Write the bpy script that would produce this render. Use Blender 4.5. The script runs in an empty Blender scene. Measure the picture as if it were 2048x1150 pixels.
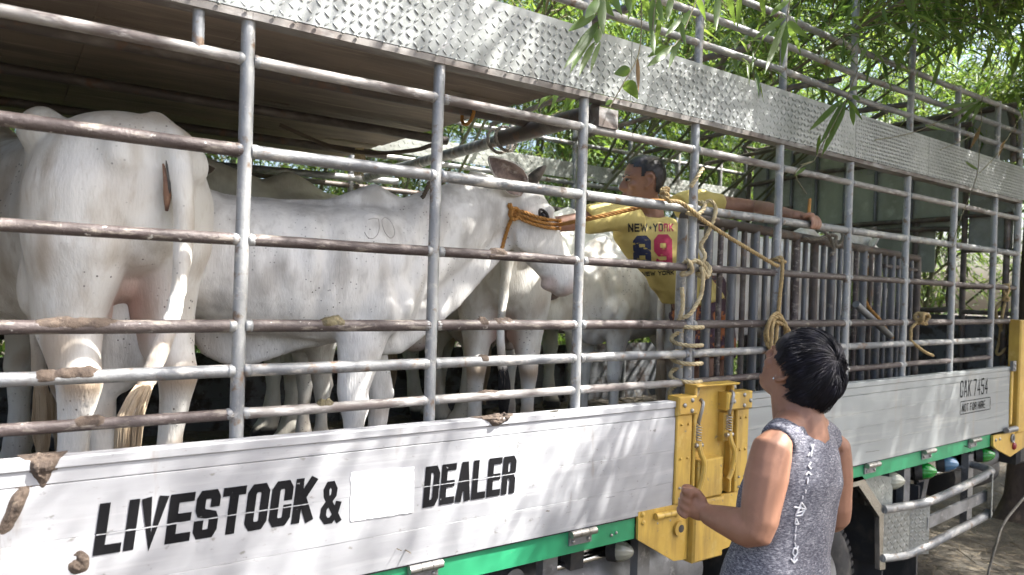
import bpy, bmesh, math, random
import numpy as np
from mathutils import Vector, Matrix, Quaternion, noise as mnoise
from mathutils.bvhtree import BVHTree

random.seed(7); rng = np.random.default_rng(7)
SC = bpy.context.scene
COL = SC.collection
R_ = math.radians

# ---------------------------------------------------------------- camera
# world: X runs along the truck towards its cab, Y away from the photographer, Z up; near cage side at Y = 0
FPX, W2, H2 = 1458.0, 2048.0, 1150.0
CAM = np.array([0.0, -1.95, 1.80])
_X = np.array([3105-1024, 643-575, FPX]); _X /= np.linalg.norm(_X)
_U = np.array([0.034, -1.0, 0.0]); _U = _U-_X*(_U@_X); _U /= np.linalg.norm(_U)
RC = np.stack([_X, np.cross(_U, _X), _U])
cam = bpy.data.cameras.new('camera'); camo = bpy.data.objects.new('camera', cam); COL.objects.link(camo)
cam.lens = FPX/W2*36; cam.sensor_width = 36; cam.clip_start = .05; cam.clip_end = 500
r_, d_, f_ = RC[:, 0], RC[:, 1], RC[:, 2]
camo.matrix_world = Matrix(((r_[0], -d_[0], -f_[0], CAM[0]), (r_[1], -d_[1], -f_[1], CAM[1]), (r_[2], -d_[2], -f_[2], CAM[2]), (0, 0, 0, 1)))
cam.dof.use_dof = True; cam.dof.focus_distance = 2.45; cam.dof.aperture_fstop = 3.5
SC.camera = camo

# ---------------------------------------------------------------- light
SUN_AZ, SUN_EL = -42.0, 54.0       # azimuth measured from +X towards +Y
sd = Vector((math.cos(R_(SUN_EL))*math.cos(R_(SUN_AZ)), math.cos(R_(SUN_EL))*math.sin(R_(SUN_AZ)), math.sin(R_(SUN_EL))))
wd = bpy.data.worlds.new('World'); SC.world = wd; wd.use_nodes = True
nt = wd.node_tree; bg = nt.nodes['Background']
sk = nt.nodes.new('ShaderNodeTexSky'); sk.sky_type = 'NISHITA'; sk.sun_disc = False
sk.sun_elevation = R_(SUN_EL); sk.sun_rotation = math.atan2(sd.x, sd.y)
sk.dust_density = 5.0; sk.ozone_density = .8; sk.air_density = .9
nt.links.new(sk.outputs[0], bg.inputs[0]); bg.inputs[1].default_value = 0.108
sl = bpy.data.lights.new('sun', 'SUN'); sl.energy = 5.0; sl.angle = R_(0.6); sl.color = (1, .97, .925)
so = bpy.data.objects.new('sun', sl); COL.objects.link(so); so.location = (6, -6, 12)
so.rotation_euler = (-sd).to_track_quat('-Z', 'Y').to_euler()
SC.view_settings.view_transform = 'Standard'; SC.view_settings.look = 'None'
SC.view_settings.exposure = 2.12; SC.view_settings.gamma = 1.0
SC.cycles.use_denoising = True
SC.cycles.max_bounces = 7; SC.cycles.diffuse_bounces = 4; SC.cycles.use_adaptive_sampling = True; SC.cycles.adaptive_threshold = .03; SC.cycles.transparent_max_bounces = 8
SC.cycles.sample_clamp_indirect = 6.0

def at(u, v, Y):
    "point of the plane Y seen at photograph pixel u, v"
    d = RC @ np.array([(u-1024)/FPX, (v-575)/FPX, 1.0]); t = (Y-CAM[1])/d[1]
    return Vector(CAM+d*t)
def atd(u, v, t):
    d = RC @ np.array([(u-1024)/FPX, (v-575)/FPX, 1.0])
    return Vector(CAM+d*t)
def atx(u, v, X):
    d = RC @ np.array([(u-1024)/FPX, (v-575)/FPX, 1.0]); t = (X-CAM[0])/d[0]
    return Vector(CAM+d*t)

# ---------------------------------------------------------------- materials
def mat(name, col, rough=.6, metal=0.0, layers=(), bump=None, spec=.5, coords='POS', alpha=None, rvar=0.0):
    """layers: (colour, noise scale, low, high, stretch); bump: (scale, strength, distance)"""
    m = bpy.data.materials.new(name); m.use_nodes = True
    t = m.node_tree; N = t.nodes; L = t.links
    b = N['Principled BSDF']
    b.inputs['Roughness'].default_value = rough; b.inputs['Metallic'].default_value = metal
    b.inputs['Specular IOR Level'].default_value = spec
    if coords == 'POS':
        g = N.new('ShaderNodeNewGeometry'); src = g.outputs['Position']
    else:
        g = N.new('ShaderNodeTexCoord'); src = g.outputs['Object']
    def noise(scale, stretch=(1, 1, 1), det=6, off=0.0):
        mp = N.new('ShaderNodeMapping'); L.new(src, mp.inputs[0])
        mp.inputs['Scale'].default_value = stretch; mp.inputs['Location'].default_value = (off, off*1.7, off*.6)
        n = N.new('ShaderNodeTexNoise'); n.inputs['Scale'].default_value = scale; n.inputs['Detail'].default_value = det
        n.inputs['Roughness'].default_value = .62
        L.new(mp.outputs[0], n.inputs['Vector']); return n.outputs['Fac']
    cur = None
    rgb = N.new('ShaderNodeRGB'); rgb.outputs[0].default_value = (*col, 1); cur = rgb.outputs[0]
    lastf = None
    for i, ly in enumerate(layers):
        c2, sc, lo, hi = ly[:4]; st = ly[4] if len(ly) > 4 else (1, 1, 1)
        f = noise(sc, st, off=3.1*i+1.3)
        mr = N.new('ShaderNodeMapRange'); mr.clamp = True
        mr.inputs['From Min'].default_value = lo; mr.inputs['From Max'].default_value = hi
        L.new(f, mr.inputs['Value'])
        mx = N.new('ShaderNodeMix'); mx.data_type = 'RGBA'
        L.new(mr.outputs[0], mx.inputs['Factor']); L.new(cur, mx.inputs['A']); mx.inputs['B'].default_value = (*c2, 1)
        cur = mx.outputs['Result']; lastf = mr.outputs[0]
    L.new(cur, b.inputs['Base Color'])
    if rvar:
        f = noise(14, off=9.0); mr = N.new('ShaderNodeMapRange'); L.new(f, mr.inputs['Value'])
        mr.inputs['From Min'].default_value = .3; mr.inputs['From Max'].default_value = .7
        mr.inputs['To Min'].default_value = max(.05, rough-rvar); mr.inputs['To Max'].default_value = min(1, rough+rvar)
        L.new(mr.outputs[0], b.inputs['Roughness'])
    if bump:
        bs, st, di = bump[:3]; stc = bump[3] if len(bump) > 3 else (1, 1, 1)
        f = noise(bs, stc, det=4, off=5.5)
        bn = N.new('ShaderNodeBump'); bn.inputs['Strength'].default_value = st; bn.inputs['Distance'].default_value = di
        L.new(f, bn.inputs['Height']); L.new(bn.outputs[0], b.inputs['Normal'])
    return m

MT = {}
MT['galv'] = mat('galvanised_pipe', (.255, .258, .255), .52, .3, [((.135, .142, .152), 9, .42, .62, (.5, 2, 1)), ((.46, .44, .41), 16, .54, .66, (.6, 2, 1)), ((.15, .10, .07), 18, .57, .67)], (80, .7, .003), rvar=.12)
MT['post'] = mat('galvanised_post', (.29, .295, .292), .5, .32, [((.165, .175, .188), 14, .45, .65, (1, 1, .25)), ((.42, .405, .38), 26, .56, .68), ((.16, .11, .075), 22, .58, .68)], (90, .6, .003), rvar=.12)
MT['primer'] = mat('rusty_primer_pipe', (.052, .038, .036), .55, .1, [((.09, .073, .068), 12, .42, .62, (.4, 2, 2)), ((.20, .175, .15), 24, .55, .64, (.5, 2, 2)), ((.46, .44, .41), 45, .65, .70)], (70, .8, .004), rvar=.1)
MT['worn'] = mat('worn_white_pipe', (.25, .238, .225), .6, .1, [((.12, .10, .092), 13, .47, .60, (.4, 2, 2)), ((.44, .42, .40), 18, .57, .68, (.5, 2, 2))], (80, .5, .002), rvar=.1)
MT['darkpipe'] = mat('dark_rusted_pipe', (.075, .062, .055), .6, .2, [((.16, .14, .125), 11, .5, .66, (.4, 1, 1)), ((.13, .075, .05), 17, .56, .7)], (70, .4, .002))
MT['gatebar'] = mat('grey_gate_bar', (.13, .138, .15), .45, .4, [((.075, .07, .072), 10, .45, .65, (1, 1, .3)), ((.23, .21, .19), 24, .6, .7)], (90, .3, .002))
MT['tread'] = mat('aluminium_tread_plate', (.265, .275, .265), .45, .6, [((.20, .21, .20), 3, .4, .65), ((.33, .33, .32), 30, .58, .7), ((.17, .16, .14), 9, .64, .76, (1, 1, .3))], (140, .12, .001), rvar=.1)
MT['fartread'] = mat('dull_tread_plate', (.28, .295, .27), .55, .3, [((.19, .195, .175), 5, .4, .65), ((.38, .37, .34), 20, .6, .7)], (140, .12, .001))
MT['beam'] = mat('rusty_angle_beam', (.17, .158, .145), .6, .15, [((.10, .078, .066), 9, .45, .62, (.4, 1, 1)), ((.27, .26, .25), 15, .56, .68, (.4, 1, 1))], (80, .4, .002))
MT['alu'] = mat('aluminium_board', (.405, .41, .425), .55, .2, [((.32, .325, .34), 2.2, .42, .62, (.35, 1, 2.2)), ((.47, .47, .48), 9, .55, .72, (.15, 1, 3)), ((.22, .215, .20), 45, .63, .71, (.6, 1, 1)), ((.24, .21, .17), 7, .64, .76, (1.2, 1, .25)), ((.20, .18, .15), 90, .68, .74, (.25, 1, 1))], (60, .16, .0015, (.12, 1, 2)), rvar=.1)
MT['alu2'] = mat('greyer_aluminium_board', (.32, .34, .34), .55, .3, [((.27, .285, .285), 2.4, .4, .62, (.3, 1, 2)), ((.38, .39, .38), 11, .55, .72, (.15, 1, 3)), ((.27, .27, .25), 40, .67, .75, (.6, 1, .5)), ((.30, .28, .25), 5, .62, .75, (1.5, 1, .12))], (60, .15, .0015, (.12, 1, 2)))  # darker, greyer board tone for the front dropside
MT['black'] = mat('black_lettering', (.008, .008, .009), .85, 0, [((.45, .45, .46), 55, .70, .74)], spec=.1)
MT['patch'] = mat('white_patch', (.82, .82, .83), .6, 0, [((.74, .74, .76), 14, .55, .75)])
MT['yellow'] = mat('yellow_paint', (.56, .37, .075), .42, 0, [((.47, .29, .06), 4, .42, .65), ((.60, .43, .13), 12, .56, .7), ((.25, .19, .11), 38, .63, .70), ((.30, .19, .05), 3.5, .52, .70, (2.5, 1, .4)), ((.09, .06, .04), 16, .70, .76)], (120, .12, .001), rvar=.1)
MT['green'] = mat('green_paint', (.022, .24, .105), .38, 0, [((.03, .28, .13), 5, .4, .65), ((.20, .26, .2), 40, .69, .76), ((.09, .12, .08), 13, .66, .78, (.4, 1, 1))], (90, .1, .001))
MT['steel'] = mat('grey_steel', (.26, .265, .275), .45, .55, [((.16, .16, .165), 9, .45, .65), ((.37, .37, .37), 22, .58, .7)], (90, .2, .001))
MT['chrome'] = mat('polished_steel', (.55, .55, .54), .2, 1.0, [((.42, .41, .39), 12, .5, .7)], rvar=.08)
MT['darkmetal'] = mat('dark_chassis', (.035, .035, .037), .6, .2, [((.08, .07, .06), 12, .5, .7)], (60, .3, .003))
MT['rubber'] = mat('tyre_rubber', (.022, .022, .023), .75, 0, [((.075, .068, .06), 9, .48, .7)], (70, .3, .002))
MT['flap'] = mat('mud_flap_rubber', (.04, .04, .045), .6, 0, [((.10, .095, .09), 8, .5, .72, (1, 1, .4))], (40, .3, .002))
MT['bolt'] = mat('bolt_steel', (.36, .35, .33), .4, .8, [((.2, .16, .12), 60, .55, .7)])
MT['ply'] = mat('weathered_plywood', (.19, .148, .112), .75, 0, [((.11, .085, .066), 5, .42, .62, (.25, 1, 1)), ((.27, .22, .17), 16, .55, .72, (.15, 2, 1)), ((.05, .04, .035), 3, .62, .76)], (60, .5, .003, (.12, 2, 1)))
MT['panelsteel'] = mat('stained_steel_panel', (.30, .32, .27), .6, .15, [((.21, .225, .185), 4, .42, .64, (1, 1, .5)), ((.38, .39, .34), 9, .56, .72), ((.045, .04, .035), 14, .68, .76, (1, 2, 1))], (60, .3, .003))
MT['lowpanel'] = mat('rust_flaked_panel', (.11, .115, .12), .65, .2, [((.045, .035, .03), 9, .5, .58), ((.2, .2, .19), 30, .62, .7)], (40, .4, .003))
MT['straw'] = mat('straw', (.135, .105, .065), .85, 0, [((.075, .058, .036), 6, .42, .6), ((.21, .175, .11), 11, .6, .72)])
MT['floorstraw'] = mat('soiled_straw', (.10, .08, .05), .9, 0, [((.05, .04, .028), 6, .42, .6), ((.20, .17, .10), 14, .62, .74)])
MT['soil'] = mat('dry_soil', (.06, .05, .036), .95, 0, [((.04, .034, .024), 1.5, .4, .62), ((.095, .08, .056), 9, .52, .7)], (30, .8, .02))
MT['truckfloor'] = mat('truck_floor', (.045, .038, .03), .9, 0, [((.09, .075, .05), 8, .5, .68)], (40, .7, .01))
MT['dung'] = mat('dung', (.085, .07, .033), .75, 0, [((.045, .035, .018), 30, .45, .62), ((.14, .115, .06), 55, .57, .7)], (120, .8, .004))
MT['drydung'] = mat('dry_dung', (.085, .062, .046), .9, 0, [((.05, .036, .028), 30, .45, .62), ((.14, .108, .082), 55, .57, .7)], (140, .8, .004))
MT['rope'] = mat('manila_rope', (.36, .26, .12), .85, 0, [((.26, .18, .085), 40, .45, .65), ((.45, .36, .2), 80, .58, .7)], (300, .5, .001))
MT['ropepale'] = mat('pale_rope', (.46, .38, .23), .85, 0, [((.34, .27, .15), 40, .45, .65)], (300, .5, .001))
MT['ropeorange'] = mat('orange_rope', (.42, .20, .045), .75, 0, [((.31, .15, .04), 40, .45, .65), ((.16, .2, .09), 70, .66, .72)], (300, .5, .001))
MT['ropegrey'] = mat('grey_rope', (.22, .20, .17), .85, 0, [((.14, .125, .10), 40, .45, .65)], (300, .5, .001))
MT['ropedark'] = mat('dark_rope', (.10, .08, .06), .85, 0, [], (300, .5, .001))

MT['eye'] = mat('dark_eye', (.008, .007, .007), .22, 0, spec=.35)
def leafmat(name, c, ct, rough=.45, k=.42):
    m = bpy.data.materials.new(name); m.use_nodes = True
    t = m.node_tree; N = t.nodes; L = t.links; b = N['Principled BSDF']; out = N['Material Output']
    oi = N.new('ShaderNodeNewGeometry'); hs = N.new('ShaderNodeHueSaturation'); hs2 = N.new('ShaderNodeHueSaturation')
    mr = N.new('ShaderNodeMapRange'); L.new(oi.outputs['Random Per Island'], mr.inputs['Value'])
    mr.inputs['To Min'].default_value = .6; mr.inputs['To Max'].default_value = 1.35
    mh = N.new('ShaderNodeMapRange'); L.new(oi.outputs['Random Per Island'], mh.inputs['Value'])
    mh.inputs['To Min'].default_value = .525; mh.inputs['To Max'].default_value = .475
    for h, cc in ((hs, c), (hs2, ct)):
        h.inputs['Color'].default_value = (*cc, 1); L.new(mr.outputs[0], h.inputs['Value']); L.new(mh.outputs[0], h.inputs['Hue'])
    L.new(hs.outputs[0], b.inputs['Base Color']); b.inputs['Roughness'].default_value = rough; b.inputs['Specular IOR Level'].default_value = .4
    tr = N.new('ShaderNodeBsdfTranslucent'); L.new(hs2.outputs[0], tr.inputs['Color'])
    mx = N.new('ShaderNodeMixShader'); mx.inputs[0].default_value = k
    L.new(b.outputs[0], mx.inputs[1]); L.new(tr.outputs[0], mx.inputs[2]); L.new(mx.outputs[0], out.inputs['Surface'])
    return m
MT['leaf'] = leafmat('bamboo_leaf', (.07, .122, .034), (.20, .31, .05), .42, .46)
MT['leafdry'] = leafmat('dry_bamboo_leaf', (.26, .17, .08), (.28, .17, .06), .7, .3)
MT['twig'] = mat('bamboo_twig', (.12, .11, .045), .6, 0, [((.08, .062, .035), 20, .45, .6)])
MT['culm'] = mat('bamboo_culm', (.06, .065, .03), .6, 0, [((.10, .09, .05), 6, .45, .65, (1, 1, .3)), ((.05, .045, .03), 14, .6, .7)])
MT['bark'] = mat('tree_bark', (.08, .055, .04), .9, 0, [((.045, .03, .024), 9, .45, .6, (1, 1, .3))], (40, .8, .01))

# ---------------------------------------------------------------- mesh helpers
class MB:
    def __init__(s): s.v = []; s.f = []
    def add(s, vs, fs):
        o = len(s.v); s.v += [tuple(p) for p in vs]; s.f += [tuple(i+o for i in f) for f in fs]; return s
    def box(s, lo, hi, m=None):
        x0, y0, z0 = lo; x1, y1, z1 = hi
        vs = [Vector(p) for p in ((x0, y0, z0), (x1, y0, z0), (x1, y1, z0), (x0, y1, z0), (x0, y0, z1), (x1, y0, z1), (x1, y1, z1), (x0, y1, z1))]
        if m: vs = [m @ p for p in vs]
        return s.add(vs, [(0, 3, 2, 1), (4, 5, 6, 7), (0, 1, 5, 4), (1, 2, 6, 5), (2, 3, 7, 6), (3, 0, 4, 7)])
    def cbox(s, lo, hi, b=.004):
        "box with chamfered vertical and front edges"
        x0, y0, z0 = lo; x1, y1, z1 = hi; vs = []
        for (y, k) in ((y1, 0), (y0+b, 0), (y0, b)):
            vs += [(x0+k, y, z0+k), (x1-k, y, z0+k), (x1-k, y, z1-k), (x0+k, y, z1-k)]
        fs = [(0, 1, 2, 3), (11, 10, 9, 8)]
        for r in (0, 4):
            for i in range(4): j = (i+1) % 4; fs.append((r+j, r+i, r+4+i, r+4+j))
        return s.add(vs, fs)
    def rings(s, rings, cap=True, closed=False):
        n = len(rings[0]); o = len(s.v)
        for r in rings: s.v += [tuple(p) for p in r]
        k = len(rings)
        for a in range(k if closed else k-1):
            b = (a+1) % k
            for i in range(n):
                j = (i+1) % n
                s.f.append((o+a*n+i, o+a*n+j, o+b*n+j, o+b*n+i))
        if cap and not closed:
            s.f.append(tuple(o+i for i in reversed(range(n)))); s.f.append(tuple(o+(k-1)*n+i for i in range(n)))
        return s
    def tube(s, pts, r, n=10, cap=True, closed=False):
        pts = [Vector(p) for p in pts]; k = len(pts)
        rs = list(r) if hasattr(r, '__len__') else [r]*k
        up = None; rg = []
        for i, p in enumerate(pts):
            if closed: t = pts[(i+1) % k]-pts[i-1]
            else: t = pts[min(i+1, k-1)]-pts[max(i-1, 0)]
            if t.length < 1e-9: t = Vector((0, 0, 1))
            t.normalize()
            if up is None:
                up = t.cross(Vector((0, 0, 1)) if abs(t.z) < .9 else Vector((1, 0, 0))).normalized()
            up = (up-t*up.dot(t)).normalized(); w = t.cross(up)
            rg.append([p+(up*math.cos(2*math.pi*j/n)+w*math.sin(2*math.pi*j/n))*rs[i] for j in range(n)])
        return s.rings(rg, cap, closed)
    def ell(s, c, r, m=None, nu=12, nv=8):
        rg = []
        for a in range(1, nv):
            th = math.pi*a/nv
            rg.append([Vector((r[0]*math.sin(th)*math.cos(2*math.pi*i/nu), r[1]*math.sin(th)*math.sin(2*math.pi*i/nu), -r[2]*math.cos(th))) for i in range(nu)])
        o = len(s.v); cc = Vector(c)
        fl = [p for q in rg for p in q]+[Vector((0, 0, -r[2])), Vector((0, 0, r[2]))]
        s.v += [tuple(cc+((m @ p) if m else p)) for p in fl]
        for a in range(len(rg)-1):
            for i in range(nu):
                j = (i+1) % nu; s.f.append((o+a*nu+i, o+a*nu+j, o+(a+1)*nu+j, o+(a+1)*nu+i))
        b = o+len(rg)*nu; l = o+(len(rg)-1)*nu
        for i in range(nu):
            j = (i+1) % nu; s.f.append((b, o+j, o+i)); s.f.append((b+1, l+i, l+j))
        return s
    def prism(s, poly, y0, y1):
        "polygon of (x, z) pushed from y0 (front) to y1"
        n = len(poly); vs = [(x, y0, z) for x, z in poly]+[(x, y1, z) for x, z in poly]
        return s.add(vs, [tuple(range(n)), tuple(range(2*n-1, n-1, -1))]+[(i, i+n, (i+1) % n+n, (i+1) % n) for i in range(n)])
    def mesh(s, name, smooth=False, ang=None):
        me = bpy.data.meshes.new(name); me.from_pydata(s.v, [], s.f); me.update()
        bm = bmesh.new(); bm.from_mesh(me); bmesh.ops.recalc_face_normals(bm, faces=bm.faces); bm.to_mesh(me); bm.free()
        if smooth: me.polygons.foreach_set('use_smooth', [True]*len(me.polygons))
        if ang is not None:
            me.set_sharp_from_angle(angle=R_(ang))
        return me

def put(name, me, m, parent=None, loc=None, rot=None, **tags):
    if isinstance(me, MB): me = me.mesh(name)
    o = bpy.data.objects.new(name, me); COL.objects.link(o)
    if m is not None and not me.materials: me.materials.append(MT[m] if isinstance(m, str) else m)
    if loc is not None: o.location = loc
    if rot is not None: o.rotation_euler = rot
    if parent:
        o.parent = parent; o.matrix_parent_inverse = parent_inv(parent)
    for k, v in tags.items(): o[{'cat': 'category'}.get(k, k)] = v
    return o
PINV = {}
def parent_inv(p):
    if p.name not in PINV:
        mw = Matrix.LocRotScale(p.location, p.rotation_euler, p.scale)
        PINV[p.name] = mw.inverted()
    return PINV[p.name]
def thing(name, loc, label, cat, group=None, kind=None):
    o = bpy.data.objects.new(name, None); COL.objects.link(o); o.location = loc; o.empty_display_size = .1
    o['label'] = label; o['category'] = cat
    if group: o['group'] = group
    if kind: o['kind'] = kind
    return o
def smoothmesh(mb, name, ang=40): return mb.mesh(name, True, ang)
def catmull(pts, step=.01, closed=False):
    P_ = [Vector(p) for p in pts]; n = len(P_); out = []
    for i in range(n if closed else n-1):
        if closed: a, b, c, d = P_[i-1], P_[i], P_[(i+1) % n], P_[(i+2) % n]
        else: a, b, c, d = P_[max(i-1, 0)], P_[i], P_[i+1], P_[min(i+2, n-1)]
        k = max(2, int((c-b).length/step))
        for j in range(k):
            t = j/k
            out.append(.5*((2*b)+(c-a)*t+(2*a-5*b+4*c-d)*t*t+(3*b-a-3*c+d)*t**3))
    if not closed: out.append(P_[-1])
    return out
def rope(pts, r=.008, pitch=None, step=None, closed=False, strands=3, n=6, raw=False):
    "three twisted strands along a smooth path"
    step = step or r*.8; pitch = pitch or r*6.5
    path = pts if raw else catmull(pts, step, closed)
    k = len(path); mb = MB(); up = None; fr = []; s = 0
    for i in range(k):
        t = (path[min(i+1, k-1)]-path[max(i-1, 0)])
        if t.length < 1e-9: t = Vector((0, 0, 1))
        t.normalize()
        if up is None: up = t.cross(Vector((0, 0, 1)) if abs(t.z) < .9 else Vector((1, 0, 0))).normalized()
        up = (up-t*up.dot(t)).normalized()
        if i: s += (path[i]-path[i-1]).length
        fr.append((path[i], up.copy(), t.cross(up), s))
    for q in range(strands):
        pp = [p+(u*math.cos(2*math.pi*(ss/pitch+q/strands))+w*math.sin(2*math.pi*(ss/pitch+q/strands)))*r*.52 for p, u, w, ss in fr]
        mb.tube(pp, r*.56, n)
    return mb.mesh('rope', True)
def fnoise(p, s): return mnoise.noise(Vector(p)*s)
def frame(d, up=Vector((0, 0, 1))):
    d = d.normalized(); s = up.cross(d)
    if s.length < 1e-4: s = Vector((0, 1, 0))
    s.normalize(); return d, s, d.cross(s)
def loft(mb, st, n=20, up=Vector((0, 0, 1)), p=2.0):
    "st: (centre, half width, half height up, half height down)"
    st = [(Vector(a[0]), a[1], a[2], a[3] if len(a) > 3 else a[2]) for a in st]; rg = []
    for i, (c, w, hu, hd) in enumerate(st):
        d = st[min(i+1, len(st)-1)][0]-st[max(i-1, 0)][0]; d, s, u = frame(d, up); r = []
        for j in range(n):
            a = 2*math.pi*j/n; ca, sa = math.cos(a), math.sin(a)
            x = math.copysign(abs(ca)**(2/p), ca); y = math.copysign(abs(sa)**(2/p), sa)
            r.append(c+s*w*x+u*(hu if y > 0 else hd)*y)
        rg.append(r)
    return mb.rings(rg)
def loftf(mb, st, s, u, n=24, p=2.0):
    "rings in one fixed plane: st = (centre, half width along s, half depth along u, half depth against u)"
    rg = []
    for c, w, hu, hd in st:
        r = []
        for j in range(n):
            a = 2*math.pi*j/n; ca, sa = math.cos(a), math.sin(a)
            x = math.copysign(abs(ca)**(2/p), ca); y = math.copysign(abs(sa)**(2/p), sa)
            r.append(Vector(c)+s*w*x+u*(hu if y > 0 else hd)*y)
        rg.append(r)
    return mb.rings(rg)
def remeshed(mb, name, voxel, smooth=4, fac=.5):
    me = mb.mesh('tmp'); o = bpy.data.objects.new('tmp', me); COL.objects.link(o)
    m = o.modifiers.new('r', 'REMESH'); m.mode = 'VOXEL'; m.voxel_size = voxel; m.adaptivity = 0
    s = o.modifiers.new('s', 'SMOOTH'); s.factor = fac; s.iterations = smooth
    dg = bpy.context.evaluated_depsgraph_get(); ev = o.evaluated_get(dg)
    out = bpy.data.meshes.new_from_object(ev); out.name = name
    bpy.data.objects.remove(o); bpy.data.meshes.remove(me)
    out.polygons.foreach_set('use_smooth', [True]*len(out.polygons)); return out

# ================================================================ ground
def Zt(X, z): return z+(1.9-z)*.018*max(0.0, X-2.2)
g = MB(); n = 60; ext = 120.0
def gz(x, y):
    d = max(abs(x-2.5)-4, abs(y-1)-3, 0)
    return .03*fnoise((x, y, 0), .9)+.012*fnoise((x, y, 3), 4)+(.0 if d < 4 else .15*fnoise((x, y, 0), .12)*min(1, (d-4)/10))
ax = [math.copysign(abs(t)**2.6*ext, t) for t in np.linspace(-1, 1, n)]
gv = [(x+3, y+1, gz(x+3, y+1)) for y in ax for x in ax]
gf = [(j*n+i, j*n+i+1, (j+1)*n+i+1, (j+1)*n+i) for j in range(n-1) for i in range(n-1)]
g.add(gv, gf); put('ground', smoothmesh(g, 'ground', 80), 'soil', kind='structure', label='dry soil ground strewn with straw under the truck')

def strips(P, D, L, Wd, up):
    "flat tapering strips: arrays of start point, direction, length, width, side vector"
    P, D, up = (np.asarray(a, float) for a in (P, D, up)); L = np.asarray(L)[:, None]; Wd = np.asarray(Wd)[:, None]
    S = np.cross(D, up); S /= (np.linalg.norm(S, axis=1, keepdims=True)+1e-9)
    a = P-S*Wd*.5; b = P+S*Wd*.5; c = P+D*L+S*Wd*.35; d = P+D*L-S*Wd*.35
    V = np.stack([a, b, c, d], 1).reshape(-1, 3); return V
def quadmesh(name, V):
    n = len(V)//4; me = bpy.data.meshes.new(name); me.vertices.add(len(V)); me.vertices.foreach_set('co', V.ravel())
    me.loops.add(len(V)); me.loops.foreach_set('vertex_index', np.arange(len(V), dtype=np.int32))
    me.polygons.add(n); me.polygons.foreach_set('loop_start', np.arange(0, 4*n, 4, dtype=np.int32))
    me.update(); me.validate(); return me
def litter(name, n, lo, hi, z, Lr, mtl, label, wr=(.003, .007)):
    p = np.stack([rng.uniform(lo[0], hi[0], n), rng.uniform(lo[1], hi[1], n), np.zeros(n)], 1)
    p[:, 2] = [z(x, y) for x, y in p[:, :2]]; p[:, 2] += rng.uniform(.002, .03, n)
    a = rng.uniform(0, 2*math.pi, n); d = np.stack([np.cos(a), np.sin(a), rng.normal(0, .16, n)], 1)
    up = np.tile([0, 0, 1.0], (n, 1))+rng.normal(0, .4, (n, 3))
    return put(name, quadmesh(name, strips(p, d, rng.uniform(*Lr, n), rng.uniform(*wr, n), up)), mtl, kind='stuff', label=label, cat='straw')
litter('straw_litter', 15000, (3.6, -.6), (12, 6.5), gz, (.04, .22), 'straw', 'dry straw and bamboo leaf litter on the ground beyond the truck')

# ================================================================ truck
TR = thing('cattle_truck', (2.3, 1.0, 0), 'livestock truck with pipe cage body, silver dropsides and green frame rail', 'truck')
PX_ = [-.62, -.06, .51, 1.075, 1.65, 2.225, 2.775, 3.33, 3.875, 4.40, 4.915, 5.25]   # cage posts
FARY = 2.08
# floor and chassis
mb = MB().box((-1.2, .0, .93), (5.25, 2.06, .995)); put('floor_bed', mb, 'truckfloor', TR)
litter('floor_straw', 5200, (-.4, .06), (5.1, 1.98), lambda x, y: .998, (.05, .2), 'floorstraw', 'trampled soiled straw on the truck bed under the cattle')
for y in (.55, 1.4):
    put('chassis_rail', MB().box((-1.2, y, .66), (6.4, y+.09, .90)), 'darkmetal', TR)
for x in np.arange(-.8, 5.2, .62):
    put('cross_member', MB().box((x, .03, .80), (x+.06, 2.03, .928)), 'darkmetal', TR)

# --- cage: each post and each rail segment is a part
def pipe(p0, p1, r, m, name, parent=TR, weld=True, n=12, k=None):
    p0, p1 = Vector(p0), Vector(p1); d = p1-p0; Ln = d.length; d.normalize(); mb = MB()
    k = k or max(2, int(Ln/.12)); pts = []; rs = []
    for i in range(k+1):
        t = i/k; p = p0.lerp(p1, t)
        p = p+Vector((fnoise(p, 2.1), fnoise(p+Vector((9, 0, 0)), 2.1), fnoise(p+Vector((0, 9, 0)), 2.1)))*.0022
        pts.append(p); rs.append(r*(1+.05*fnoise(p, 7)))
    mb.tube(pts, rs, n)
    me = mb.mesh(name, True, 50)
    return put(name, me, m, parent)
def weld(c, r, axis, parent=TR):
    mb = MB(); c = Vector(c); ax = Vector(axis).normalized(); u = ax.orthogonal().normalized(); w = ax.cross(u); rg = []
    for t in (-.009, -.004, 0, .004, .009):
        rg.append([c+ax*t+(u*math.cos(a)+w*math.sin(a))*(r+.0012*(1-abs(t)/.011)+.0016*fnoise((c.x*9+math.cos(a)*2.2, c.z*9+math.sin(a)*2.2, t*200), 1.3)) for a in np.linspace(0, 2*math.pi, 13)[:-1]])
    mb.rings(rg); return put('weld_bead', mb.mesh('weld_bead', True), 'post', parent)
RAILS = [('A', 2.365, .0155, 'worn'), ('B', 2.13, .018, 'galv'), ('C', 1.90, .0155, 'primer'), ('D', 1.676, .0165, 'primer'), ('E', 1.56, .0165, 'galv'), ('F', 1.448, .0145, 'primer')]
for i, x in enumerate(PX_):
    ztop = Zt(x, 2.470)
    pipe((x, 0, .985), (x-.004, 0, ztop), .0175 if x < 5.2 else .021, 'post', 'cage_post', n=14)
    if i < len(PX_)-1:
        x2 = PX_[i+1]
        for nm, z, r, m in RAILS:
            if nm in 'EF' and x2 > 5.2: continue
            mm = m
            if nm == 'B' and x < .4: mm = 'primer'
            if nm == 'F' and .4 < x < 1.7: mm = 'worn'
            pipe((x+.012, 0, Zt(x, z)), (x2-.012, 0, Zt(x2, z)), r, mm, 'cage_rail')
            if -.1 < x2 < 4: weld((x2-.020, 0, Zt(x2, z)), r, (1, 0, 0)); weld((x2+.020, 0, Zt(x2, z)), r, (1, 0, 0))
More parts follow.
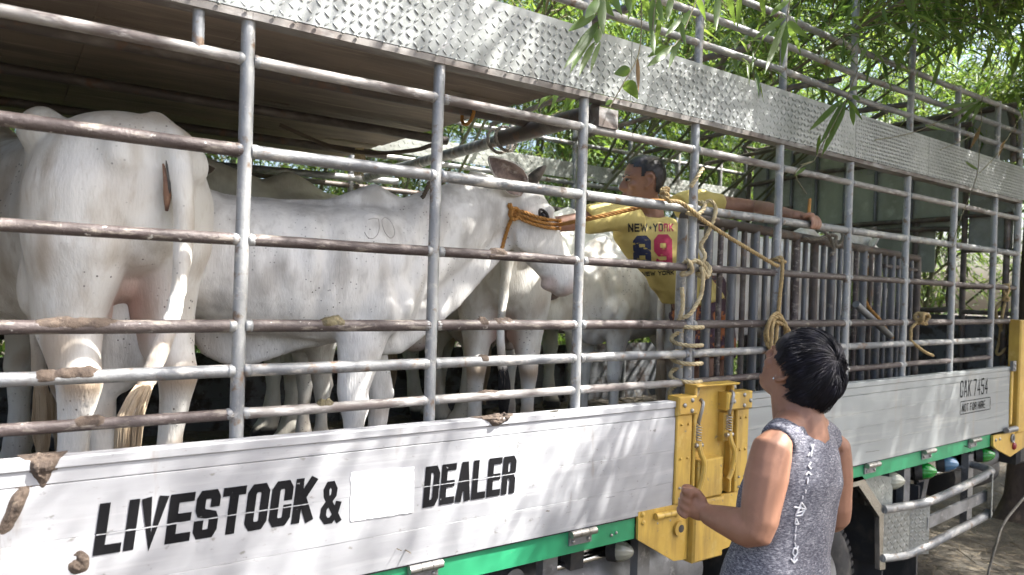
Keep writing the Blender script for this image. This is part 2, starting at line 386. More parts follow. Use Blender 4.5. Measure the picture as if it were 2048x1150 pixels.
pipe((.385, 0, 2.37), (.385, 0, 2.468), .0145, 'post', 'stub_post')
# far side of the cage
for i, x in enumerate(PX_):
    pipe((x, FARY, 1.0), (x, FARY, 3.0), .019, 'darkpipe' if x < 1.6 else 'galv', 'far_cage_post', n=8)
for z, r in ((2.96, .016), (2.84, .016), (2.56, .017), (2.36, .016), (1.90, .016), (1.676, .016), (1.5, .016)):
    for i in range(len(PX_)-1):
        pipe((PX_[i], FARY, z), (PX_[i+1], FARY, z), r, 'darkpipe' if PX_[i] < 1.6 else ('galv' if z > 2.4 else 'darkpipe'), 'far_cage_rail', n=8)

# --- tread plate bands
def treadplate(name, X0, X1, z0, z1, y, nrm, pitch, Lz, m, parent=TR, wz=.0055, hz=.0022, frame=None, skew=0):
    "flat sheet with raised lozenges laid chequerwise; frame maps (a, b, c) to space, c outwards"
    fr = frame or (lambda a, b, c: Vector((a, y+nrm*c, b)))
    mb = MB()
    vs = [fr(X0, z0, 0), fr(X1, z0, 0), fr(X1, z1, 0), fr(X0, z1, 0), fr(X0, z0, -.003), fr(X1, z0, -.003), fr(X1, z1, -.003), fr(X0, z1, -.003)]
    mb.add(vs, [(0, 1, 2, 3), (7, 6, 5, 4), (0, 4, 5, 1), (1, 5, 6, 2), (2, 6, 7, 3), (3, 7, 4, 0)])
    sheet = put(name, mb.mesh(name), m, parent)
    mb = MB(); nx = int((X1-X0)/pitch); nz = int((z1-z0)/pitch)
    for i in range(nx+1):
        for j in range(nz+1):
            a = X0+(i+.5)*pitch; b = z0+(j+.5)*pitch
            if a > X1-.006 or b > z1-.008: continue
            s = 1 if (i+j) % 2 else -1; th = R_(48)*s
            ca, sa = math.cos(th), math.sin(th); h = hz
            def q(l, w, c): return fr(a+l*ca-w*sa, b+l*sa+w*ca, c)
            l = Lz*.5; w = wz*.5
            vs = [q(-l, 0, 0), q(-l*.45, -w, 0), q(l*.45, -w, 0), q(l, 0, 0), q(l*.45, w, 0), q(-l*.45, w, 0), q(-l*.55, 0, h), q(l*.55, 0, h)]
            mb.add(vs, [(0, 1, 6), (1, 2, 7, 6), (2, 3, 7), (3, 4, 7), (4, 5, 6, 7), (5, 0, 6)])
    put('tread_lozenges', mb.mesh('tread_lozenges', True), m, sheet, kind='stuff')
    return sheet
plates = [(-1.0, .42), (.423, 1.84), (1.843, 3.32), (3.323, 4.03), (4.033, 5.268)]
for k, (a, b) in enumerate(plates):
    def fr(x, z, c): return Vector((x, -.026-c-.0015*math.sin(x*9+z*5), Zt(x, z)))
    treadplate('tread_plate', a, b, 2.486, 2.700, 0, -1, .0245 if k < 3 else .019, .0225 if k < 3 else .017, 'tread', frame=fr, wz=.0058 if k < 3 else .007, hz=.0024 if k < 3 else .003)
for k in range(len(PX_)-1):
    a, b = PX_[k], PX_[k+1]
    mb = MB(); vs = []
    for x in (a, b):
        for y, z in ((-.024, 2.464), (.03, 2.464), (.03, 2.484), (-.024, 2.484)): vs.append((x+(.0005 if x == a else -.0005), y, Zt(x, z)))
    mb.add(vs, [(0, 3, 2, 1), (4, 5, 6, 7), (0, 1, 5, 4), (1, 2, 6, 5), (2, 3, 7, 6), (3, 0, 4, 7)])
    put('eave_beam', mb, 'beam', TR)
mb = MB()
for x in np.arange(-.5, 5.2, .062):
    x += random.uniform(-.01, .01); mb.ell((x, -.03, Zt(x, 2.483)), (.006, .004, .004), None, 6, 4)
put('weld_spatter', mb.mesh('weld_spatter', True), 'tread', TR, kind='stuff')
for a, b in ((-1.0, 1.63), (1.66, 3.3), (3.36, 5.25)):
    treadplate('far_tread_plate', a, b, 2.585, 2.70, FARY-.02, -1, .03, .034, 'fartread', wz=.007, hz=.003)

# --- upper deck rack above the tread plate
for x in PX_[3:]:
    pipe((x, .0, 2.60), (x, .0, 3.02 if x > 4.3 else 3.25), .0165, 'galv', 'rack_post')
for z, m in ((2.785, 'galv'), (2.90, 'galv'), (3.02, 'galv')):
    for i in range(1, len(PX_)-1):
        pipe((PX_[i], .0, z-.02*(PX_[i] > 3)), (PX_[i+1], .0, z-.02*(PX_[i+1] > 3)), .0145, m, 'rack_rail')
for x in (1.9, 2.6, 3.3, 4.0, 4.7):
    pts = [(x, FARY-.02, 2.86), (x, FARY*.5, 2.90), (x, .05, 2.86)]
    put('roof_bow', smoothmesh(MB().tube(catmull(pts, .1), .016, 8), 'roof_bow'), 'darkpipe', TR)
for x, y, dx in ((2.7, .25, .9), (3.4, .4, 1.2), (4.2, .3, .9)):
    put('brace_pipe', smoothmesh(MB().tube([(x, y, 2.9), (x+dx*.5, y+.5, 2.92), (x+dx, y+1.2, 2.93)], .015, 8), 'brace_pipe'), 'darkpipe', TR)

# --- plywood deck over the rear bay
xs = [-1.3, -.78, -.02, .19, .55, .93, 1.30, 1.60]; nsh = len(xs)-1
for k in range(nsh):
    for (ya, yb) in ((.02, .3619), (.3621, .9819), (.9821, 1.5219), (1.5221, 2.05)):
        dz = random.uniform(-.004, .004); e = 0 if k < nsh-1 else .03*(yb-1)
        mb = MB(); a, b = xs[k]+.0002, xs[k+1]-.0002
        vs = [(a, ya, 2.505+dz), (b-e, ya, 2.505-dz), (b-e, yb, 2.505), (a, yb, 2.505+dz)]
        mb.add(vs+[(x, y, z+.018) for x, y, z in vs], [(0, 3, 2, 1), (4, 5, 6, 7), (0, 1, 5, 4), (1, 2, 6, 5), (2, 3, 7, 6), (3, 0, 4, 7)])
        put('deck_sheet', mb, 'ply', TR)
for y, z, x1 in ((.42, 2.462, 1.74), (.98, 2.462, 1.66), (1.55, 2.462, 1.62)):
    pipe((-1.2, y, z), (x1, y, z), .021 if y < .9 else .019, 'darkpipe', 'deck_beam', n=14, k=14)
# end cross pipe in two pieces, sleeved
pipe((1.73, .03, 2.435), (1.715, .62, 2.425), .034, 'darkpipe', 'cross_pipe', n=16)
pipe((1.715, .60, 2.42), (1.69, FARY-.02, 2.40), .025, 'galv', 'cross_pipe', n=16)
put('pipe_socket', MB().box((1.70, -.02, 2.375), (1.79, .06, 2.443)), 'beam', TR)
pipe((-.6, 1.98, 2.33), (1.9, 1.98, 2.40), .02, 'galv', 'far_deck_rail')

# --- front bulkhead
BX = 5.26
bk = put('bulkhead_panel', MB().box((BX, .33, 2.31), (BX+.006, 2.0, 3.0)), 'panelsteel', TR)
put('bulkhead_panel', MB().box((BX+.002, .50, 2.0), (BX+.008, 1.2, 2.30)), 'panelsteel', TR)
put('bulkhead_panel', MB().box((BX+.002, .02, 1.0), (BX+.008, 2.05, 1.71)), 'lowpanel', TR)
def fr(a, b, c): return Vector((BX+.003-c, a, b))
treadplate('bulkhead_tread', .03, .29, 2.15, 2.52, 0, -1, .034, .042, 'fartread', frame=fr, wz=.008, hz=.003)
treadplate('bulkhead_tread', .05, 1.0, 2.72, 3.05, 0, -1, .034, .042, 'fartread', frame=lambda a, b, c: Vector((BX-.004-c, a, b)), wz=.008, hz=.003)
treadplate('bulkhead_tread', 1.45, 2.0, 2.36, 3.0, 0, -1, .034, .042, 'fartread', frame=lambda a, b, c: Vector((BX-.004-c, a, b)), wz=.008, hz=.003)
for y in (.305, .66, .92, 1.16, 1.40, 1.62, 1.85):
    pipe((BX-.02, y, 1.0 if y < .4 else 2.30), (BX-.02, y, 2.98), .018 if y < .4 else .013, 'gatebar' if y > .4 else 'darkpipe', 'bulkhead_rib', n=10)
for y in (.05, .62, 1.04, 1.5): pipe((BX-.03, y, 1.0), (BX-.03, y, 2.34), .019, 'darkpipe', 'bulkhead_rib', n=10)
for pts, r in (([(BX-.03, .3, 2.14), (BX-.03, .02, 2.14)], .015), ([(BX-.03, .3, 1.90), (BX-.03, .02, 1.90)], .015), ([(BX-.03, .3, 1.735), (BX-.03, .02, 1.735)], .016), ([(BX-.03, .3, 2.37), (BX-.03, .02, 2.37)], .013),
               ([(BX-.03, 2.02, 2.34), (BX-.03, .33, 2.36)], .018), ([(BX-.03, 2.02, 2.74), (BX-.03, 1.4, 2.78), (BX-.03, .4, 2.78)], .018), ([(BX-.03, 2.02, 2.52), (BX-.03, 1.6, 2.52)], .013)):
    put('bulkhead_rail', smoothmesh(MB().tube(pts, r, 10), 'bulkhead_rail'), 'darkpipe', TR)
pts = [(BX-.05, 1.25, 2.29), (BX-.05, .45, 2.29), (BX-.05, .38, 2.22), (BX-.05, .38, 1.82), (BX-.05, .45, 1.74), (BX-.05, 1.25, 1.74)]
put('hatch_frame', smoothmesh(MB().tube(catmull(pts, .03), .019, 10), 'hatch_frame'), 'darkpipe', TR)
pts = [(BX-.02, 2.03, 1.4), (BX-.02, 2.03, 2.95), (BX-.02, 1.96, 3.03), (BX-.02, .2, 3.06), (BX-.02, .06, 3.02), (BX-.02, .03, 2.7)]
put('bulkhead_frame', smoothmesh(MB().tube(catmull(pts, .05), .02, 10), 'bulkhead_frame'), 'darkpipe', TR)

# --- dropsides
def dropside(X0, X1, m, joints):
    dz = lambda x, z: Zt(x, z) if X0 > 2 else z
    root = None
    zz = [1.39]+joints+[.982]
    for k in range(len(zz)-1):
        z1, z0 = zz[k]-.0004, zz[k+1]+.0004; mb = MB(); ns = 10; rg = []
        prof = [(-.028, z0), (-.0565, z0), (-.057, z0+.0006), (-.057, z1-.0006), (-.0565, z1), (-.028, z1)]
        if k == 0: prof = [(-.022, z0), (-.054, z0), (-.057, z0+.003), (-.057, z1-.026), (-.062, z1-.022), (-.062, z1-.003), (-.059, z1), (-.022, z1)]
        for i in range(ns+1):
            x = X0+(X1-X0)*i/ns; rg.append([Vector((x, y+.0012*math.sin(x*5+k), dz(x, z))) for y, z in prof])
        mb.rings(rg); o = put('dropside_board', mb.mesh('dropside_board'), m, TR)
    put('dropside_core', MB().add([(x, y, dz(x, z)) for x in (X0+.004, X1-.004) for y, z in ((-.05, .984), (-.024, .984), (-.024, 1.382), (-.05, 1.382))], [(0, 1, 2, 3), (7, 6, 5, 4), (0, 4, 5, 1), (1, 5, 6, 2), (2, 6, 7, 3), (3, 7, 4, 0)]), m, TR)
dropside(-1.3, 2.098, 'alu', [1.330, 1.205, 1.083])
dropside(2.530, 5.06, 'alu2', [1.326, 1.238, 1.165, 1.083])
for za, zb in ((.985, 1.15), (1.152, 1.29), (1.292, 1.40)): put('far_dropside_board', MB().box((-1.3, FARY+.03, za), (5.1, FARY+.055, zb)), 'lowpanel', TR)
# green frame rail
for a, b in ((-1.3, 1.915), (2.47, 4.84)):
    mb = MB().add([(x, y, Zt(x, z)) for x in (a, b) for y, z in ((-.045, .898), (.0, .898), (.0, .974), (-.045, .974))], [(0, 1, 2, 3), (7, 6, 5, 4), (0, 4, 5, 1), (1, 5, 6, 2), (2, 6, 7, 3), (3, 7, 4, 0)])
    put('frame_rail', mb, 'green', TR)
    put('hinge_gap_strip', MB().add([(x, y, Zt(x, z)) for x in (a, b) for y, z in ((-.050, .9755), (.0, .9755), (.0, .981), (-.050, .981))], [(0, 1, 2, 3), (7, 6, 5, 4), (0, 4, 5, 1), (1, 5, 6, 2), (2, 6, 7, 3), (3, 7, 4, 0)]), 'darkmetal', TR)
def bolt(c, r=.007, parent=TR, m='bolt', ax=(0, -1, 0)):
    mb = MB(); c = Vector(c); a = Vector(ax); u = a.orthogonal().normalized(); w = a.cross(u)
    rg = [[c+a*h+(u*math.cos(t)+w*math.sin(t))*rr for t in np.linspace(0, 2*math.pi, 9)[:-1]] for h, rr in ((0, r), (.003, r), (.006, r*.6), (.0068, r*.2))]
    mb.rings(rg); return put('bolt', mb.mesh('bolt', True, 50), m, parent)
for x, m in ((.35, 'bolt'), (1.044, 'patch'), (1.652, 'bolt'), (3.504, 'bolt'), (4.065, 'bolt'), (4.60, 'bolt'), (2.055, 'yellow')):
    z = Zt(x, .972); m2 = 'bolt' if m == 'patch' else m
    h = put('hinge_leaf', MB().box((x-.05, -.052, z-.045), (x+.05, -.0455, z+.004)).mesh('hinge_leaf'), 'steel' if m != 'yellow' else 'yellow', TR)
    for k, (a, b) in enumerate(((-.055, -.018), (-.016, .018), (.020, .055))):
        put('hinge_knuckle', smoothmesh(MB().tube([(x+a, -.066, z-.002), (x+b, -.066, z-.002)], .0125, 12), 'hinge_knuckle'), m2 if k != 1 else m2, h)
    for a in (-.034, .034): bolt((x+a, -.052, z-.032), .007, h)
bolt((1.80, -.046, .93), .006); bolt((1.822, -.046, .935), .006)

# --- yellow latch pillar
def yellow(name, mb, parent=TR): return put(name, mb.mesh(name) if isinstance(mb, MB) else mb, 'yellow', parent)
yp = yellow('latch_pillar', MB().box((2.205, -.03, 1.0), (2.425, -.018, 1.43)))
yellow('pillar_flange', MB().cbox((2.190, -.072, 1.0), (2.2045, -.0185, 1.438)), yp)
yellow('pillar_flange', MB().cbox((2.4255, -.060, 1.0), (2.440, -.0185, 1.432)), yp)
yellow('pillar_cap', MB().cbox((2.188, -.082, 1.4385), (2.445, -.0185, 1.447)), yp)
yellow('pillar_box', MB().cbox((2.218, -.078, 1.004), (2.362, -.0305, 1.155), .006), yp)
for (x0, x1) in ((2.099, 2.186), (2.452, 2.529)):
    o = yellow('dropside_end_strip', MB().cbox((x0, -.066, 1.0), (x1, -.022, 1.336)))
    for z in (1.30, 1.17, 1.06, 1.02):
        for fx in (.28, .72): bolt((x0+(x1-x0)*fx, -.066, z), .0055, o, 'yellow' if z > 1.1 else 'bolt')
for (x0, x1) in ((2.094, 2.198), (2.375, 2.535)):
    o = yellow('corner_bracket', MB().cbox((x0, -.078, 1.3365), (x1, -.020, 1.408), .006))
    for fx, z in ((.25, 1.372), (.65, 1.395), (.65, 1.352), (.9, 1.37)) if x0 > 2.3 else ((.3, 1.375), (.7, 1.392), (.7, 1.352)): bolt((x0+(x1-x0)*fx, -.078, z), .009, o)
# latches: hook, spring, lever
for x, zt in ((2.215, 1.375), (2.395, 1.40)):
    lt = yellow('latch_plate', MB().cbox((x-.016, -.062, zt-.19), (x+.016, -.0305, zt-.075), .005))
    put('latch_hook', smoothmesh(MB().tube(catmull([(x+.016, -.062, zt+.012), (x+.012, -.078, zt+.004), (x+.004, -.082, zt-.02), (x-.002, -.078, zt-.05), (x, -.07, zt-.075)], .006), .0075, 8), 'latch_hook'), 'bolt', lt)
    hel = [(x+.011*math.cos(t), -.072+.011*math.sin(t), zt-.082-.0012*t*1.35) for t in np.linspace(0, 2*math.pi*6, 84)]
    put('latch_spring', smoothmesh(MB().tube(hel, .0026, 6), 'latch_spring'), 'bolt', lt)
    put('latch_pin', smoothmesh(MB().tube([(x-.02, -.074, zt-.16), (x+.02, -.074, zt-.16)], .009, 10), 'latch_pin'), 'bolt', lt)
    yellow('latch_lever', smoothmesh(MB().tube(catmull([(x, -.074, zt-.15), (x+.004, -.083, zt-.19), (x+.018, -.088, zt-.225), (x+.018, -.085, zt-.275), (x+.006, -.080, zt-.325), (x-.004, -.078, zt-.338)], .01), .0105, 8), 'latch_lever'), lt)
lp = yellow('lower_plate', MB().prism([(1.918, .997), (2.189, .997), (2.189, .776), (2.115, .782), (1.922, .895)], -.058, -.046))
for x, z in ((1.94, .985), (1.945, .955), (2.135, .985), (2.12, .957), (2.09, .965)): bolt((x, -.058, z), .010, lp, 'yellow')
mb = MB().tube([(2.135, -.058, .905), (2.135, -.070, .905)], [.030, .030], 20).tube([(2.135, -.070, .905), (2.135, -.0705, .905)], [.030, .016], 20)
ck = put('lashing_cup', smoothmesh(mb, 'lashing_cup', 35), 'yellow', lp)
put('cup_hole', smoothmesh(MB().tube([(2.137, -.0706, .905), (2.137, -.0712, .905)], .015, 16), 'cup_hole'), 'darkmetal', ck)
yellow('lower_box', MB().cbox((2.1905, -.088, .765), (2.365, -.030, 1.001), .008), lp)
yellow('lower_plate', MB().prism([(2.3665, .997), (2.64, .997), (2.64, .90), (2.45, .78), (2.3665, .772)], -.058, -.046))
# front pillar
fp = yellow('front_pillar', MB().cbox((5.15, -.075, 1.0), (5.27, -.01, 1.70), .008))
o = put('pillar_hasp', MB().box((5.045, -.078, 1.39), (5.089, -.060, 1.45)), 'steel', TR); bolt((5.067, -.078, 1.43), .009, o); bolt((5.067, -.078, 1.405), .009, o)
yellow('front_end_strip', MB().cbox((5.0615, -.066, 1.06), (5.089, -.022, 1.385)))
yf = yellow('front_lower_plate', MB().prism([(4.842, 1.012), (5.29, 1.012), (5.29, .90), (5.09, .862), (4.90, .925), (4.846, .95)], -.062, -.048))
for x, z in ((4.875, .985), (4.93, .985)): bolt((x, -.062, z), .010, yf)
put('marker_lamp', smoothmesh(MB().ell((5.13, -.066, .925), (.022, .012, .024)), 'marker_lamp'), mat('red_lens', (.22, .015, .02), .2), yf)
put('lashing_ring', smoothmesh(MB().tube([(5.10+.018*math.cos(t), -.068, .975+.022*math.sin(t)) for t in np.linspace(0, 2*math.pi, 17)[:-1]], .006, 8, closed=True), 'lashing_ring'), 'steel', yf)
put('rear_hinge_block', smoothmesh(MB().tube([(4.98, -.075, 1.035), (5.12, -.075, 1.035)], .017, 10), 'rear_hinge_block'), 'steel', yf)

# --- side lamps, lamp strip and undergear
def lens(name, c, k=.35):
    m = bpy.data.materials.new(name); m.use_nodes = True; b = m.node_tree.nodes['Principled BSDF']
    b.inputs['Base Color'].default_value = (*c, 1); b.inputs['Roughness'].default_value = .12; b.inputs['Transmission Weight'].default_value = k
    b.inputs['IOR'].default_value = 1.5; b.inputs['Coat Weight'].default_value = .6; return m
LN = {'green': lens('green_lens', (.005, .30, .03)), 'blue': lens('blue_lens', (.09, .20, .33)), 'clear': lens('clear_lens', (.55, .55, .45), .5)}
def sidelamp(c, key, s=1.0):
    c = Vector(c); ax = Vector((.5, -.86, .06)).normalized(); u = ax.orthogonal().normalized(); w = ax.cross(u)
    rg = []
    for h, rr in ((0, 1), (.25, 1.0), (.6, .92), (.95, .74), (1.25, .47), (1.42, .2), (1.46, .03)):
        rg.append([c+ax*h*.048*s+(u*math.cos(t)+w*math.sin(t))*rr*.041*s*(1+.035*math.cos(12*t)) for t in np.linspace(0, 2*math.pi, 49)[:-1]])
    lo = put('side_lamp', MB().rings(rg).mesh('side_lamp', True), LN[key], TR, label=key+' lens side lamp under the green rail')
    put('lamp_base', smoothmesh(MB().tube([c-ax*.03, c+ax*.006], .045*s, 20), 'lamp_base'), 'rubber', lo)
    put('bulb_core', smoothmesh(MB().ell(c+ax*.03, (.014, .014, .014)), 'bulb_core'), 'patch', lo)
sidelamp((1.90, .03, .835), 'clear', .95); sidelamp((3.80, .015, .862), 'clear', 1.15); sidelamp((4.14, .015, .872), 'green', 1.15); sidelamp((4.39, .015, .885), 'blue', 1.15); sidelamp((4.87, .015, .885), 'green', 1.1)
for a, b in ((1.60, 2.03), (3.72, 5.1)):
    put('lamp_strip', MB().box((a, .085, .80), (b, .10, .892)), 'chrome', TR)
    put('lamp_strip_lip', smoothmesh(MB().tube([(a, .07, .805), (b, .07, .815)], .014, 10), 'lamp_strip_lip'), 'chrome', TR)
for x, z0 in ((4.01, .66), (4.76, .47), (2.035, .55), (1.58, .5)):
    put('guard_post', MB().box((x-.032, .02, z0), (x+.032, .06, .896)), 'steel', TR)
put('guard_brace', MB().box((3.80, .10, .55), (3.85, .14, .90), Matrix.Translation((3.8, 0, .7)) @ Matrix.Rotation(.45, 4, 'Y') @ Matrix.Translation((-3.8, 0, -.7))), 'steel', TR)
put('guard_brace', MB().box((4.50, .15, .50), (4.55, .19, .86), Matrix.Translation((4.5, 0, .8)) @ Matrix.Rotation(.35, 4, 'Y') @ Matrix.Translation((-4.5, 0, -.8))), 'steel', TR)
# side guard: tread corner panels, two tubes, flat bar
fr1 = lambda a, b, c: Vector((3.66+a*.97, -.045-c*.97-a*.10, b))
treadplate('guard_tread', 0, .22, .50, .745, 0, -1, .027, .034, 'tread', frame=fr1, wz=.007, hz=.0028)
fr2 = lambda a, b, c: Vector((3.874+a, -.0676-a*.42-c, b))
treadplate('guard_tread', 0, .11, .485, .735, 0, -1, .022, .026, 'tread', frame=fr2, wz=.006, hz=.0028)
fr3 = lambda a, b, c: Vector((4.62+a, -.150+a*.35-c, b))
treadplate('guard_tread', 0, .125, .575, .83, 0, -1, .027, .03, 'tread', frame=fr3, wz=.007, hz=.0028)
put('guard_tube', smoothmesh(MB().tube(catmull([(3.66, -.04, .745), (3.86, -.06, .74), (3.99, -.105, .755), (4.3, -.115, .785), (4.64, -.115, .822), (4.74, -.085, .83), (4.76, .02, .835)], .04), .022, 14), 'guard_tube'), 'galv', TR)
put('guard_tube', smoothmesh(MB().tube(catmull([(3.66, -.04, .50), (3.86, -.06, .487), (3.99, -.105, .525), (4.3, -.11, .553), (4.64, -.115, .585), (4.70, -.10, .588)], .04), .022, 14), 'guard_tube'), 'galv', TR)
put('guard_bar', MB().add([(x, y, z) for x, z in ((3.97, .615), (4.66, .665), (4.66, .725), (3.97, .678)) for y in (-.112, -.098)], [(0, 2, 4, 6), (7, 5, 3, 1), (0, 1, 3, 2), (2, 3, 5, 4), (4, 5, 7, 6), (6, 7, 1, 0)]), 'steel', TR)
# wheel arch with polished trim
wx, wz_, wr = 3.18, .385, .375
arch = [(2.62, .40), (2.66, .72), (2.90, .94), (3.445, .94), (3.665, .74), (3.69, .44)]
for k in range(len(arch)-1):
    (xa, za), (xb, zb) = arch[k], arch[k+1]; d = Vector((xb-xa, 0, zb-za)).normalized(); nn = Vector((-d.z, 0, d.x))
    t = .055; pa, pb = Vector((xa, 0, za)), Vector((xb, 0, zb))
    if k < len(arch)-2: pb2 = pb
    vs = []; wc = Vector((3.16, 0, .50))
    for y in (-.045, -.02):
        for p in (pa, pb, wc+(pb-wc)*.90, wc+(pa-wc)*.90): vs.append((p.x, y, p.z))
    mb = MB().add(vs, [(0, 1, 2, 3), (7, 6, 5, 4), (0, 4, 5, 1), (1, 5, 6, 2), (2, 6, 7, 3), (3, 7, 4, 0)])
    put('arch_trim', mb, 'chrome', TR)
    put('wheel_arch', MB().add([(pa.x, -.02, pa.z), (pb.x, -.02, pb.z), (pb.x, .5, pb.z), (pa.x, .5, pa.z)], [(0, 1, 2, 3)]), 'darkmetal', TR)
def treadfr(a, b, c): return Vector((3.62+a*.5+c*.2, .02+c, .76+b-a*.4))
treadplate('step_plate', 0, .22, 0, .16, 0, 1, .03, .036, 'fartread', frame=lambda a, b, c: Vector((3.56+a, .0-c-.1*a, .77+b-.2*a)), wz=.007)
wh = thing('wheel', (wx, .05, wz_), '', ''); del wh['label']; del wh['category']
wh.parent = TR; wh.matrix_parent_inverse = parent_inv(TR)
prof = [(.0, .235), (-.012, .26), (-.018, .31), (-.010, .352), (.01, .37), (.05, .376), (.12, .376), (.17, .365), (.185, .33), (.18, .25), (.17, .235)]
mb = MB().rings([[Vector((wx+rr*math.cos(t), .05+y, wz_+rr*math.sin(t))) for y, rr in prof] for t in np.linspace(0, 2*math.pi, 49)[:-1]], closed=True)
ty = put('tyre', smoothmesh(mb, 'tyre', 50), 'rubber', wh)
mb = MB()
for t in np.linspace(0, 2*math.pi, 57)[:-1]:
    m = Matrix.Translation((wx, .05, wz_)) @ Matrix.Rotation(t, 4, 'Y')
    mb.box((-.012, -.004, .355), (.012, .055, .383), m); mb.box((-.006, .07, .37), (.016, .13, .384), m)
put('tread_blocks', mb, 'rubber', ty)
prof = [(.0, .236), (.02, .225), (.06, .205), (.065, .12), (.03, .09), (.0, .085), (-.01, .05), (-.012, .002)]
mb = MB().rings([[Vector((wx+rr*math.cos(t), .05+y, wz_+rr*math.sin(t))) for t in np.linspace(0, 2*math.pi, 37)[:-1]] for y, rr in prof])
put('rim', smoothmesh(mb, 'rim', 50), 'steel', wh)
put('mud_flap', MB().box((4.16, .03, .10), (4.175, .52, .78)), 'flap', TR); put('mud_flap', MB().box((3.74, .0, .12), (3.752, .45, .62)), 'flap', TR)
put('exhaust_pipe', smoothmesh(MB().tube(catmull([(4.6, .5, .74), (5.0, .45, .72), (5.25, .32, .72), (5.42, .22, .745), (5.50, .16, .81), (5.50, .14, .93)], .04), .05, 14), 'exhaust_pipe'), 'steel', TR)
put('air_tank', smoothmesh(MB().tube([(5.2, .45, .62), (5.22, .45, .62), (5.9, .45, .62), (5.92, .45, .62)], [.1, .15, .15, .1], 18), 'air_tank'), 'darkmetal', TR)
put('toolbox', MB().cbox((-.9, .12, .45), (1.35, .6, .88), .01), 'darkmetal', TR)
put('fuel_cap', smoothmesh(MB().tube([(1.46, .10, .80), (1.46, .06, .80)], .04, 18), 'fuel_cap'), 'steel', TR)
put('fuel_tank', smoothmesh(MB().tube([(1.40, .36, .62), (1.42, .36, .62), (2.5, .36, .62), (2.52, .36, .62)], [.2, .24, .24, .2], 24), 'fuel_tank'), 'steel', TR)
# cab beyond the bulkhead
put('cab_back', MB().cbox((5.45, .02, .75), (5.6, 2.05, 1.66), .02), 'darkmetal', TR)

# --- divider gate standing inside the cage
GT = thing('divider_gate', (2.27, .09, 1.0), 'inner divider gate of close upright grey and brown pipes behind the cage rails', 'gate')
gx0, gy0, gx1, gy1 = 2.262, .085, 4.56, .27
def gp(t, z): return Vector((gx0+(gx1-gx0)*t, gy0+(gy1-gy0)*t, z))
pipe(gp(0, 2.11), gp(1, 2.055), .022, 'darkpipe', 'gate_top_rail', GT)
pipe(gp(0, 1.03), gp(1, 1.03), .018, 'darkpipe', 'gate_bottom_rail', GT)
nb = 27
for i in range(nb):
    t = i/(nb-1); th = i % 2
    pipe(gp(t, 1.03), gp(t, 2.10-.055*t), .0205 if not th else .0125, ['gatebar', 'gatebar', 'gatebar', 'primer', 'gatebar', 'darkpipe', 'gatebar'][i % 7] if i else 'post', 'gate_bar', GT, n=10, k=4)
pipe(gp(.80, 1.99), gp(.99, 1.985), .013, 'primer', 'gate_short_rail', GT)
# ================================================================ bamboo
def leafarray(P, D, L, W, fold=.25):
    "lance leaves as 5 vertices, 2 folded quads each"
    n = len(P); up = np.tile([0, 0, 1.0], (n, 1))+rng.normal(0, .5, (n, 3))
    S = np.cross(D, up); S /= np.linalg.norm(S, axis=1, keepdims=True)+1e-9
    Nn = np.cross(S, D); L = L[:, None]; W = W[:, None]
    mid = P+D*L*.42; droop = np.array([0, 0, -1.0])*L*.10
    return np.stack([P, mid-S*W*.5+Nn*W*fold, P+D*L+droop, mid+S*W*.5+Nn*W*fold, mid], 1).reshape(-1, 3)
def leafmesh(name, V):
    n = len(V)//5; b = (np.arange(n)*5)[:, None]
    idx = (b+np.array([0, 1, 2, 4, 0, 4, 2, 3])).astype(np.int32).ravel()
    me = bpy.data.meshes.new(name); me.vertices.add(len(V)); me.vertices.foreach_set('co', V.astype(np.float32).ravel())
    me.loops.add(len(idx)); me.loops.foreach_set('vertex_index', idx)
    me.polygons.add(2*n); me.polygons.foreach_set('loop_start', np.arange(0, 8*n, 4, dtype=np.int32)); me.update(); return me
def unit(a): return a/(np.linalg.norm(a, axis=1, keepdims=True)+1e-9)
def sprays(anchor, axis, per, Lr, Wr, spread=.75, droop=.35, jitter=.05):
    k = len(anchor); A = np.repeat(anchor, per, 0); X = np.repeat(axis, per, 0)
    d = unit(X+rng.normal(0, spread, A.shape)+np.array([0, 0, -droop]))
    return leafarray(A+rng.normal(0, jitter, A.shape), d, rng.uniform(*Lr, len(A)), rng.uniform(*Wr, len(A)))
def culm_path(b, H, lean, k=14, curl=1.8):
    return [Vector((b[0]+lean[0]*(t**curl), b[1]+lean[1]*(t**curl), H*(t-.16*t**3*min(1, math.hypot(*lean)/3)))) for t in np.linspace(0, 1, k)]
def along(path, t):
    f = t*(len(path)-1); i = min(int(f), len(path)-2); return path[i].lerp(path[i+1], f-i), (path[i+1]-path[i]).normalized()
